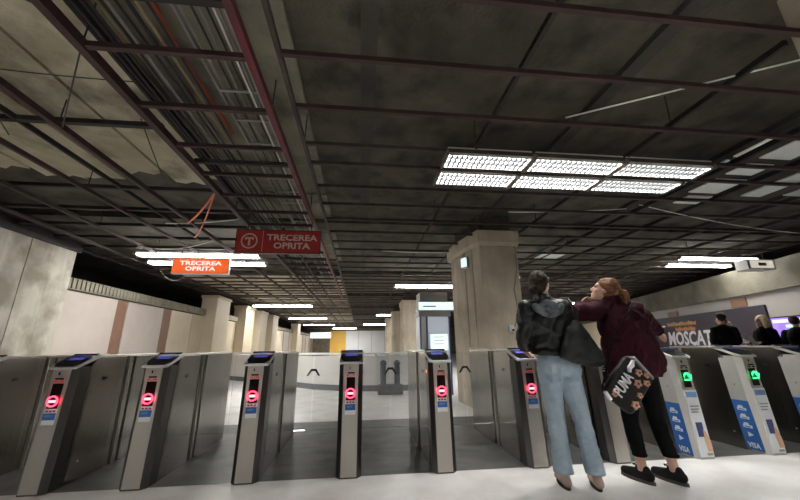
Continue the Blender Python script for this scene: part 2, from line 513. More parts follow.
WR = math.atan2(0.31, 1.0)
wr = thing('wall_right', 'angled right wall with a concrete beam along its top', None, (9.8 - 0.31 * 6.5, 0, 0), -WR, kind='structure')
# local: x out of hall, y along the wall
MB().box((0.0, -3, 0), (0.25, 24, 3.0)).build('wall_core', 'wall_grey', wr)
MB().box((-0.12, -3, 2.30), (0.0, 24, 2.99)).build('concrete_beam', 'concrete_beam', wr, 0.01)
MB().box((-0.02, 13.6, 0), (0.0, 24, 2.3)).build('wall_panel', 'wall_yellow_cream', wr)
for (y0, z0, z1, w) in ((8.35, 2.03, 2.25, 0.55), (11.5, 1.98, 2.18, 0.6), (5.2, 2.03, 2.25, 0.5)):
    MB().box((-0.03, y0, z0), (0.0, y0 + w, z1)).build('wall_patch', 'wall_brown', wr)
tag(MB().box((-9, 46, 0), (20, 46.3, SZ)).build('wall_back', 'concrete_dark'), 'dark far end wall of the hall', kind='structure')
wb = thing('wall_back_panels', 'bright white panels on the far end wall', None, (0, 45.9, 0), kind='structure')
for i in range(4):
    MB().box((-2.0 + i * 1.7, 0, 0), (-0.33 + i * 1.7, 0.08, 3.05)).build('wall_panel', 'wall_white', wb)
MB().box((-4.0, 0, 0), (-2.03, 0.08, 3.05)).build('wall_panel', 'panel_yellow', wb)

# ------------------------------------------------------------------ columns


def octagon(cx, cy, hx, hy, ch, z):
    return [(cx - hx + ch, cy - hy, z), (cx + hx - ch, cy - hy, z), (cx + hx, cy - hy + ch, z), (cx + hx, cy + hy - ch, z),
            (cx + hx - ch, cy + hy, z), (cx - hx + ch, cy + hy, z), (cx - hx, cy + hy - ch, z), (cx - hx, cy - hy + ch, z)]


def column(name, label, x, y, hx, hy, ch, m, capz, grow):
    t = thing(name, label, 'column', (x, y, 0))
    MB().loft([octagon(0, 0, hx, hy, ch, 0), octagon(0, 0, hx, hy, ch, capz)]).build('shaft', m, t, 0.008)
    MB().loft([octagon(0, 0, hx + grow * 0.6, hy + grow * 0.6, ch, capz), octagon(0, 0, hx + grow, hy + grow, ch, capz + 0.06),
               octagon(0, 0, hx + grow, hy + grow, ch, 3.23)]).build('capital', m, t, 0.006)
    MB().loft([octagon(0, 0, hx * 0.8, hy * 0.8, ch, 3.23), octagon(0, 0, hx * 0.8, hy * 0.8, ch, SZ + 0.01)]).build('neck', 'slab_dark', t)
    return t


c1 = thing('concrete_column', 'large faceted concrete column with flared capital behind the women', 'column', (2.57, 6.90, 0))


def facets(g, z):
    return [(-0.37 - g * 0.6, -0.95 - g, z), (0.37 + g * 0.6, -0.95 - g, z), (0.62 + g, -g * 0.3, z), (0.62 + g, 0.5 + g, z), (-0.54 - g, 0.5 + g, z), (-0.54 - g, -g * 0.3, z)]


MB().loft([facets(0, 0), facets(0, 2.95)]).build('shaft', 'concrete_column', c1, 0.008)
MB().loft([facets(0.03, 2.94), facets(0.07, 3.0), facets(0.07, 3.23)]).build('capital', 'concrete_column', c1, 0.006)
MB().loft([facets(-0.1, 3.23), facets(-0.1, SZ + 0.01)]).build('neck', 'slab_dark', c1)
for k_ in (0.30, 0.62):
    MB().prism([(-0.37 - 0.17 * k_ - 0.02, -0.95 + 0.95 * k_), (-0.37 - 0.17 * k_ + 0.02, -0.95 + 0.95 * k_), (-0.37 - 0.17 * k_ + 0.0, -0.95 + 0.95 * k_ + 0.09), (-0.37 - 0.17 * k_ - 0.045, -0.95 + 0.95 * k_ + 0.09)], 'z', 0, 2.94).build('edge_rib', 'concrete_column', c1)
column('concrete_column', 'mid-distance concrete column left of the information pillar', 2.55, 16.7, 0.62, 0.62, 0.1, 'concrete_column', 2.98, 0.03)
column('concrete_column', 'third distant concrete column of the middle row', 2.55, 22.0, 0.62, 0.62, 0.1, 'concrete_column', 2.98, 0.03)
column('concrete_column', 'farthest concrete column of the middle row', 2.55, 27.5, 0.62, 0.62, 0.1, 'concrete_column', 2.98, 0.03)
tag(MB().box((3.085, 0.55, 3.02), (8.2, 1.62, SZ + 0.01)).build('trim_4', 'concrete_column', None, 0.012), 'pale concrete drop beam at the upper right corner of the frame', kind='structure')
t = thing('concrete_column', 'wide board-marked pale concrete column at the left edge', 'column', (-6.35, 5.75, 0))
MB().box((-0.5, -1.75, 0), (0.40, 1.75, 3.08)).build('shaft', 'concrete_pale', t, 0.01)
for i in range(7):
    MB().box((0.40, -1.74 + i * 0.5, 0), (0.408 + 0.006 * (i % 2), -1.25 + i * 0.5, 3.07)).build('board_mark', 'concrete_pale', t)
tag(MB().box((-7.2, -4, 3.08), (-5.93, 7.6, 3.30)).build('trim_2', 'rail_black'), 'dark edge trim over the left column', kind='structure')
for (cy, lab) in ((15.0, 'nearest cream concrete column projecting from the left wall'), (18.6, 'second cream column along the left wall'),
                  (21.2, 'third cream column along the left wall'), (24.0, 'fourth cream column along the left wall'), (33.0, 'distant cream column near the far lights')):
    t = thing('wall_column', lab, 'column', (-6.0, cy, 0))
    MB().box((-0.35, -0.7, 0), (0.25, 0.7, 3.05)).build('shaft', 'wall_yellow_cream', t, 0.02)
    MB().box((-0.38, -0.74, 3.05), (0.29, 0.74, 3.16)).build('capital', 'wall_yellow_cream', t, 0.01)

# ------------------------------------------------------------------ ceiling luminaires


def louvred_light(label, x0, x1, y0, y1, z=GZ - 0.03, group='louvred ceiling lights'):
    t = thing('ceiling_light', label, 'ceiling light', ((x0 + x1) / 2, (y0 + y1) / 2, z), group=group)
    hx, hy = (x1 - x0) / 2, (y1 - y0) / 2
    h = MB()
    h.box((-hx, -hy, 0.075), (hx, hy, 0.10))
    h.box((-hx, -hy, 0), (-hx + 0.015, hy, 0.08))
    h.box((hx - 0.015, -hy, 0), (hx, hy, 0.08))
    h.box((-hx, -hy, 0), (hx, -hy + 0.012, 0.08))
    h.box((-hx, hy - 0.012, 0), (hx, hy, 0.08))
    h.build('housing', 'housing', t)
    MB().box((-hx + 0.016, -hy + 0.013, 0.045), (hx - 0.016, hy - 0.013, 0.06)).build('diffuser', 'diffuser', t)
    lo = MB()
    n = 17
    for i in range(1, n):
        xx = -hx + 2 * hx * i / n
        lo.box((xx - 0.011, -hy + 0.013, 0.004), (xx + 0.011, hy - 0.013, 0.032))
    for s in (-0.33, 0.33):
        lo.box((-hx + 0.016, s * hy - 0.007, 0.006), (hx - 0.016, s * hy + 0.007, 0.034))
    tag(lo.build('louvre', 'louvre_slat', t), 'white slatted louvre', kind='stuff')
    for s in (-1, 1):
        MB().box((s * (hx + 0.012) - 0.012, -hy - 0.02, -0.01), (s * (hx + 0.012) + 0.012, hy + 0.02, 0.05)).build('end_clip', 'housing_dark', t)
    return t


names = ('left', 'middle', 'right')
for r, (ya, yb) in enumerate(((3.21, 3.49), (3.62, 3.92))):
    for i, (xa, xb) in enumerate(((0.92, 1.90), (1.95, 3.03), (3.08, 4.20))):
        louvred_light('lit louvred ceiling panel, %s of the %s row in the six-panel cluster' % (names[i], ('front', 'rear')[r]), xa, xb, ya, yb)
# unseen clusters like the visible one, added to brighten the floor in front
for place, X0, ya in (('over the entrance at right', 0.92, -0.86), ('over the entrance at left', -4.1, -0.86), ('behind the photographer at right', 0.92, -3.6), ('behind the photographer at left', -4.1, -3.6)):
    for r in range(2):
        for i in range(3):
            louvred_light('added unseen louvred light, %s in the %s row, %s' % (names[i], ('front', 'rear')[r], place), X0 + i * 1.12, X0 + i * 1.12 + 1.06, ya + r * 0.40, ya + r * 0.40 + 0.32, group='added louvred lights over the entrance')


def tube_light(label, x0, x1, y, z=GZ - 0.03, w=0.16, n=1, group='strip ceiling lights'):
    t = thing('strip_light', label, 'ceiling light', ((x0 + x1) / 2, y, z), group=group)
    hx = (x1 - x0) / 2
    MB().box((-hx, -w / 2, 0.04), (hx, w / 2, 0.09)).build('housing', 'housing', t)
    seg = 2 * hx / n
    for i in range(n):
        MB().box((-hx + i * seg + 0.03, -w / 2 + 0.01, 0.0), (-hx + (i + 1) * seg - 0.03, w / 2 - 0.01, 0.042)).build('diffuser', 'diffuser', t)
    for s in (-1, 1):
        MB().box((s * hx - 0.03, -w / 2 - 0.01, -0.008), (s * hx + 0.03, w / 2 + 0.01, 0.05)).build('end_cap', 'housing_dark', t)
        MB().tube([(s * hx * 0.7, 0, 0.09), (s * hx * 0.7, 0, SZ - z)], 0.006, 5).build('hanger_rod', 'rail_black', t)
    return t


tube_light('lit strip light just above the orange sign, front tube', -5.05, -2.38, 7.95, n=2, w=0.20)
tube_light('lit strip light partly hidden behind the orange sign', -5.25, -2.45, 8.75, n=2, w=0.20)
tube_light('long lit strip light in the left aisle, nearest beyond the signs', -5.55, -2.55, 18.2, n=2, w=0.35)
tube_light('second lit strip light down the left aisle', -5.4, -2.6, 26.5, n=1, w=0.4)
tube_light('third lit strip light down the left aisle', -5.6, -2.6, 34.5, n=1, w=0.45)
tube_light('farthest lit strip light down the left aisle', -3.4, -0.6, 42.0, n=1, w=0.5)
tube_light('lit double strip light left of the large column', 1.15, 3.60, 11.9, n=2, w=0.30)
tube_light('lit strip light further down the middle aisle', 1.0, 2.9, 23.7, n=1, w=0.35)
tube_light('distant lit strip light at the end of the middle aisle', 0.2, 2.6, 34.5, n=1, w=0.45)
tube_light('unseen strip light added behind the large column', 3.3, 5.0, 10.2, n=1, w=0.3)  # this strip and the next: hidden, added to brighten the mid-hall columns
tube_light('second unseen strip light added behind the large column', 5.0, 7.0, 15.8, n=1, w=0.3)
tube_light('lit strip light at right, front tube beside the emergency box', 7.95, 10.2, 7.45, n=2, w=0.14)
tube_light('lit strip light at right, rear tube beside the emergency box', 8.3, 10.3, 8.2, n=2, w=0.16)
tube_light('lit strip light seen between the two women', 10.6, 13.0, 16.9, n=1, w=0.3)

# pale ceiling tiles lying in the grid on the right
n_t = 0
for (xa, xb, ya, yb, lab) in ((4.68, 5.10, 2.68, 3.07, 'pale ceiling tile nearest the camera in the right grid'), (4.68, 5.06, 3.20, 3.46, 'short pale ceiling tile, second in the right grid'),
                              (4.70, 5.16, 3.59, 4.0, 'pale ceiling tile beside the end of the louvred lights'), (4.82, 5.22, 4.11, 4.38, 'small pale ceiling tile, farthest of its row'),
                              (5.62, 5.95, 3.35, 4.05, 'long pale ceiling tile in the outer right row'), (6.25, 6.55, 3.25, 3.52, 'pale tile near the right frame edge'),
                              (6.25, 6.55, 3.66, 3.98, 'pale tile behind the outer right row'), (6.85, 7.2, 3.6, 3.9, 'outermost pale tile by the right frame edge'),
                              (4.33, 4.38, 2.68, 3.07, 'thin pale edge strip nearest the camera'), (4.33, 4.38, 3.15, 3.5, 'thin pale edge strip beside the louvred light'),
                              (4.33, 4.38, 3.62, 4.1, 'thin pale edge strip at the rear of the louvred light'), (4.35, 4.93, 7.3, 7.9, 'single pale square tile above the first woman')):
    tl = MB().box((xa, ya, GZ + 0.045), (xb, yb, GZ + 0.06)).build('ceiling_tile', 'tile_white')
    tag(tl, lab, 'ceiling tile', 'loose pale ceiling tiles')

# ------------------------------------------------------------------ cable tray and cables in the service bay
tray = thing('cable_tray', 'grey ladder cable tray running above the service bay', 'cable tray', (-1.15, 0, 3.36))
for s in (-0.17, 0.17):
    MB().box((s - 0.008, -2, 0), (s + 0.008, 15, 0.05)).build('side_rail', 'tray_grey', tray)
yy = 0.6
while yy < 15:
    MB().box((-0.165, yy, 0.005), (0.165, yy + 0.025, 0.02)).build('rung', 'tray_grey', tray)
    yy += 0.42
for x, lab in ((-1.02, 'left thin white conduit along the service bay'), (-0.93, 'right thin white conduit beside the bright red rail')):
    tag(MB().tube([(x, -2, 3.30), (x, 14, 3.30)], 0.009, 6).build('conduit', 'conduit_white'), lab, 'conduit')
tag(MB().tube([(-1.50, 1.95, 3.46), (-1.52, 2.4, 3.45), (-1.50, 3.0, 3.45), (-1.49, 3.5, 3.46)], 0.022, 8).build('conduit', 'pipe_rust'), 'short rust-orange pipe under the slab of the service bay', 'conduit')
for i in range(11):
    x = -1.90 + 0.044 * i + random.uniform(-0.004, 0.004)
    z = 3.29 + 0.05 * ((i * 5) % 4) / 3
    pts = [(x + 0.008 * math.sin(j * 0.9 + 0.3 * i), -2 + j * 0.8, z + 0.018 * math.sin(j * 1.3 + i * 2)) for j in range(22)]
    tag(MB().tube(pts, 0.011 + 0.006 * ((i * 3) % 3) / 2, 6).build('cable', ('cable_black', 'cable_black', 'cable_black', 'cable_yellow', 'cable_black', 'cable_grey')[i % 6]),
        'cable in the bundle along the left side of the service bay', 'cable', 'bundled cables in the service bay')
for i in range(5):
    x = -1.28 + 0.06 * i
    pts = [(x + 0.012 * math.sin(j * 1.1 + i * 2), -2 + j * 0.8, 3.392 + 0.004 * math.sin(j + i)) for j in range(20)]
    tag(MB().tube(pts, 0.009, 6).build('cable', 'cable_black' if i % 2 else 'cable_grey'), 'thin cable lying in the ladder tray', 'cable', 'cables in the ladder tray')
MBs = tag(MB().box((-2.02, -3, 3.36), (-1.99, 12, 3.5)).build('trim_3', 'rail_black'), 'dark upstand edge along the service bay', kind='structure')


def sag(a, b_, d, n=9):
    a, b_ = Vector(a), Vector(b_)
    return [a.lerp(b_, i / n) - Vector((0, 0, d * 4 * (i / n) * (1 - i / n))) for i in range(n + 1)]


for (a, b_, d, r, m, lab) in (
        ((-2.45, 1.55, 3.47), (-3.55, 3.35, 3.2), 0.10, 0.006, 'cable_black', 'long thin black wire hanging below the pale planks'),
        ((-2.75, 1.62, 3.45), (-2.02, 1.95, 3.25), 0.03, 0.006, 'cable_black', 'short black wire reaching the red rail at upper left'),
        ((-2.02, 2.15, 3.22), (-2.95, 3.20, 3.20), 0.05, 0.006, 'cable_black', 'black wire hung between the two red rails'),
        ((-2.05, 2.75, 3.43), (-3.9, 2.62, 3.44), 0.03, 0.005, 'cable_black', 'thin black wire slung across the pale planks'),
        ((-2.30, 3.25, 3.4), (-2.62, 4.4, 3.22), 0.02, 0.006, 'cable_black', 'black wire dangling by the ragged plank end'),
        ((-2.05, 4.55, 3.22), (-2.9, 5.6, 3.1), 0.06, 0.014, 'cable_orange', 'orange cable loop dangling from the red rail'),
        ((-2.08, 4.6, 3.24), (-3.05, 6.2, 3.05), 0.16, 0.010, 'cable_orange', 'lower orange cable drooping beside the loop'),
        ((-3.4, 5.9, 3.2), (-2.05, 5.75, 3.28), 0.03, 0.010, 'conduit_white', 'pale cable slung beneath the left grid'),
        ((-4.6, 7.2, 3.15), (-3.0, 6.9, 3.22), 0.12, 0.010, 'conduit_white', 'pale wire drooping left of the orange sign'),
        ((-5.4, 9.5, 3.15), (-4.7, 9.6, 3.1), 0.25, 0.007, 'cable_grey', 'grey cable loop drooping over the left wall'),
        ((4.4, 4.55, 3.25), (9.5, 5.6, 3.22), 0.10, 0.008, 'conduit_white', 'pale cable slung below the right grid'),
        ((2.4, 5.0, 3.24), (4.3, 4.7, 3.24), 0.02, 0.007, 'conduit_white', 'pale wire lying on the grid over the women'),
        ((0.2, 7.3, 3.2), (1.9, 7.2, 3.14), 0.03, 0.010, 'conduit_white', 'pale cable leading to the column lamp')):
    tag(MB().tube(sag(a, b_, d), r, 6).build('hanging_cable', m), lab, 'cable')
tag(MB().tube([(1.97, 2.65, 3.27), (3.60, 1.70, 3.27)], 0.008, 6).build('conduit', 'conduit_white'), 'straight white conduit crossing the dark slab diagonally', 'conduit')

# ------------------------------------------------------------------ hanging signs


def sign(name, label, cx, y, z0, z1, w, mface, mtext, mframe, logo, th=0.08, rim=0.018):
    t = thing(name, label, 'sign', (cx, y, z0))
    h = z1 - z0
    MB().box((-w / 2, -th / 2, 0), (w / 2, th / 2, h)).build('case', mframe, t, 0.004)
    MB().box((-w / 2 + rim, -th / 2 - 0.006, rim), (w / 2 - rim, -th / 2 + 0.002, h - rim)).build('face', mface, t)
    R = (math.radians(90), 0, 0)
    if logo:
        lx = -w / 2 + h * 0.55
        yf = -th / 2 - 0.007
        lg = MB()
        lg.ring_plate((lx, yf, h * 0.5), h * 0.33, h * 0.275, 0.003)
        lg.box((lx - h * 0.17, yf - 0.003, h * 0.58), (lx + h * 0.17, yf, h * 0.66))
        lg.box((lx - h * 0.045, yf - 0.003, h * 0.30), (lx + h * 0.045, yf, h * 0.66))
        lg.add([(lx - h * 0.17, yf - 0.003, h * 0.58), (lx - h * 0.17, yf - 0.003, h * 0.52), (lx - h * 0.09, yf - 0.003, h * 0.58)], [(0, 1, 2)])
        lg.add([(lx + h * 0.17, yf - 0.003, h * 0.58), (lx + h * 0.17, yf - 0.003, h * 0.52), (lx + h * 0.09, yf - 0.003, h * 0.58)], [(0, 2, 1)])
        lg.build('emblem', mtext, t)
        MB().box((lx + h * 0.52, yf - 0.002, rim), (lx + h * 0.535, yf, h - rim)).build('divider', mtext, t)
        tx = (lx + h * 0.53 + w / 2) / 2
    else:
        tx = 0
    lw = h * 2.05 if logo else w * 0.74
    text('TRECEREA', h * 0.36, (tx, -th / 2 - 0.0075, h * 0.66), R, mtext, t, width=lw, bold=0.004)
    text('OPRITA', h * 0.36, (tx, -th / 2 - 0.0075, h * 0.31), R, mtext, t, width=lw * 0.72, bold=0.004)
    for s in (-1, 1):
        MB().tube([(s * w * 0.38, 0, h), (s * w * 0.38, 0, GZ + 0.1 - z0)], 0.008, 6).build('hanger_rod', 'rail_black', t)
    return t


sign('hanging_sign', 'unlit red hanging sign with a round emblem reading TRECEREA OPRITA', -1.375, 5.5, 2.585, 2.98, 1.35, 'sign_red', 'sign_letter', 'sign_frame', True)
sign('hanging_sign', 'glowing orange backlit hanging sign reading TRECEREA OPRITA', -3.44, 7.5, 2.635, 2.98, 1.15, 'sign_orange', 'sign_lit_letter', 'louvre_white', False, 0.10)
for x_ in (-4.12, -3.32):
    pass
t = thing('hanging_sign', 'distant glowing white hanging sign in the left aisle', 'sign', (-4.9, 43.0, 2.05))
MB().box((-1.25, -0.1, 0), (1.25, 0.1, 0.75)).build('case', 'kiosk_grey', t, 0.01)
MB().box((-1.2, -0.115, 0.05), (1.2, -0.1, 0.70)).build('face', 'sign_lit_white', t)
for s in (-1, 1):
    MB().tube([(s, 0, 0.75), (s, 0, SZ - 2.05)], 0.02, 6).build('hanger_rod', 'rail_black', t)

# emergency light box at right
t = thing('emergency_light_box', 'off-white emergency light box hung in front of the right strip lights', 'light box', (9.1, 6.7, 2.70))
MB().box((-0.36, -0.14, 0), (0.36, 0.14, 0.24)).build('case', 'housing', t, 0.012)
MB().box((-0.30, -0.15, 0.03), (0.30, -0.138, 0.21)).build('cover', 'cover_glow', t, 0.004)
MB().box((-0.10, -0.156, 0.08), (0.10, -0.148, 0.15)).build('label_plate', 'cable_yellow', t)
for s in (-0.28, 0.28):
    MB().tube([(s, 0, 0.24), (s, 0, GZ + 0.06 - 2.70)], 0.008, 6).build('hanger_rod', 'rail_black', t)

# small lamp, cable and junction box on the big column
t = thing('wall_lamp', 'small glowing square lamp on the left corner of the large column', 'lamp', (2.05, 6.42, 2.60), math.radians(-62))
MB().box((-0.09, -0.03, 0), (0.09, 0.06, 0.22)).build('case', 'kiosk_grey', t, 0.006)
MB().box((-0.075, -0.04, 0.02), (0.075, -0.028, 0.20)).build('face', 'sign_lit_white', t)
tag(MB().tube([(2.90, 5.935, 2.93), (2.90, 5.937, 2.5), (2.80, 5.935, 2.1), (2.84, 5.937, 1.7), (2.74, 5.935, 1.42)], 0.011, 6).build('column_cable', 'cable_grey'), 'thin cable wandering down the front of the large column', 'cable')
t = thing('junction_box', 'small grey junction box on the large column near the first woman', 'junction box', (2.66, 5.948, 1.33))
MB().box((-0.05, -0.06, 0), (0.05, 0.0, 0.12)).build('case', 'louvre_white', t, 0.008)
MB().cyl((0.02, -0.075, 0.03), 0.022, 0.02, 12, 'y').build('socket', 'cable_black', t)

# ------------------------------------------------------------------ information pillar behind the gates
t = thing('information_pillar', 'pale blue-edged information pillar with a glowing screen and lit header', 'info pillar', (1.79, 8.6, 0))
MB().box((-0.37, -0.3, 0), (0.37, 0.3, 2.02)).build('body', 'kiosk_pale', t, 0.01)
for x in (-0.36, -0.20, 0.36):
    MB().box((x - 0.018, -0.315, 0), (x + 0.018, -0.295, 1.93)).build('edge_strip', 'kiosk_blue', t)
MB().box((-0.40, -0.33, 1.80), (0.40, 0.33, 1.93)).build('collar', 'kiosk_grey', t, 0.01)
MB().box((-0.17, -0.308, 0.35), (0.33, -0.298, 1.78)).build('glow_panel', 'kiosk_glow', t)  # weak emission added in place of lamp light missing on the pillar front
hd = MB().box((-0.43, -0.40, 1.93), (0.50, -0.28, 2.16)).build('header_sign', 'kiosk_grey', t, 0.006)
MB().box((-0.41, -0.41, 1.95), (0.48, -0.399, 2.14)).build('lit_face', 'sign_lit_white', hd)
MB().box((-0.30, -0.413, 2.02), (0.02, -0.409, 2.05)).build('print_line', 'kiosk_grey', hd)
MB().box((-0.35, -0.28, 2.02), (0.35, 0.28, 2.40)).build('cap_box', 'kiosk_grey', t, 0.01)
sc = MB().box((-0.15, -0.33, 0.98), (0.32, -0.29, 1.40)).build('screen_frame', 'louvre_white', t, 0.006)
MB().box((-0.13, -0.336, 1.0), (0.30, -0.329, 1.38)).build('screen', 'screen_white', sc)
for i in range(3):
    MB().box((-0.05, -0.340, 1.30 - i * 0.08), (0.2, -0.335, 1.315 - i * 0.08)).build('print_line', 'kiosk_grey', sc)

# ------------------------------------------------------------------ curved parapet and stand seen through the gates
pts = [(-5.5, 14.5), (-3.6, 12.6), (-2.2, 11.2), (-1.2, 10.1), (-0.4, 9.6), (0.4, 9.4), (1.3, 9.35)]
t = thing('curved_parapet', 'low curved pale metal parapet in the hall beyond the gates', 'parapet', (0, 0, 0))


def ribbon(name, m, z0, z1, th, off=0.0):
    mb = MB()
    rings = []
    for i, p in enumerate(pts):
        d = (Vector(pts[min(i + 1, len(pts) - 1)]) - Vector(pts[max(i - 1, 0)])).normalized()
        n = Vector((-d.y, d.x))
        a = Vector(p) - n * (th / 2 + off)
        c = Vector(p) + n * (th / 2)
        rings.append([(a.x, a.y, z0), (c.x, c.y, z0), (c.x, c.y, z1), (a.x, a.y, z1)])
    mb.loft(rings)
    return mb.build(name, m, t)


ribbon('skirting', 'skirting_dark', 0, 0.14, 0.16, 0.02)
ribbon('parapet_wall', 'parapet_metal', 0.14, 0.86, 0.14)
ribbon('top_rail', 'wall_white', 0.90, 0.95, 0.18, 0.02)
for i in (0, 2, 4, 5, 6):
    MB().box((pts[i][0] - 0.02, pts[i][1] - 0.02, 0.84), (pts[i][0] + 0.02, pts[i][1] + 0.02, 0.91)).build('rail_post', 'kiosk_grey', t)
t = thing('barrier_stand', 'dark two-post stand on a low block before the curved parapet', 'stand', (0.72, 8.7, 0))
MB().box((-0.30, -0.12, 0), (0.30, 0.12, 0.22)).build('base', 'skirting_dark', t, 0.02)
for s in (-0.17, 0.17):
    p_ = MB().cyl((s, 0, 0.2), 0.07, 0.44, 12).build('post', 'skirting_dark', t)
    MB().loft([[(s + r_ * math.cos(a_ * math.pi / 6), r_ * math.sin(a_ * math.pi / 6), z_) for a_ in range(12)] for r_, z_ in ((0.03, 0.63), (0.075, 0.66), (0.085, 0.71), (0.06, 0.76), (0.02, 0.78))]).build('knob', 'skirting_dark', p_, smooth=True)

# ------------------------------------------------------------------ ticket gates
GATES = [  # x, light, label
    (-3.42, 'red', 'steel ticket gate cut off by the left frame edge'),
    (-2.62, 'red', 'leftmost full ticket gate with red light, standing before the pale column'),
    (-1.86, 'red', 'second ticket gate from left with red light and small ticket slot'),
    (-0.975, 'red', 'third ticket gate from left with red light, left of the open view'),
    (-0.09, 'red', 'middle ticket gate with red light seen straight from the front'),
    (0.785, 'red', 'ticket gate with red light before the information pillar'),
    (1.70, 'red', 'ticket gate with red light beside the woman in jeans'),
    (2.54, 'off', 'plain ticket gate mostly hidden behind the two women'),
    (3.44, 'green', 'ticket gate with green arrow and blue stickers next to the woman in burgundy'),
    (4.26, 'green', 'rightmost full ticket gate with green arrow and blue stickers'),
    (5.06, 'green', 'ticket gate cut off by the right frame edge')]
GY = 3.42
R90 = (math.radians(90), 0, 0)


def front_pt(z, x=0.0, out=0.0):
    """point on the sloping front face of a gate"""
    return (x, 0.06 * z - out, z)


def plate(mb, x0, x1, z0, z1, out, th=0.004):
    a = [front_pt(z0, x0, out), front_pt(z0, x1, out), front_pt(z1, x1, out), front_pt(z1, x0, out)]
    b_ = [(p[0], p[1] + th + out * 0.5, p[2]) for p in a]
    mb.loft([a, b_])
    return mb


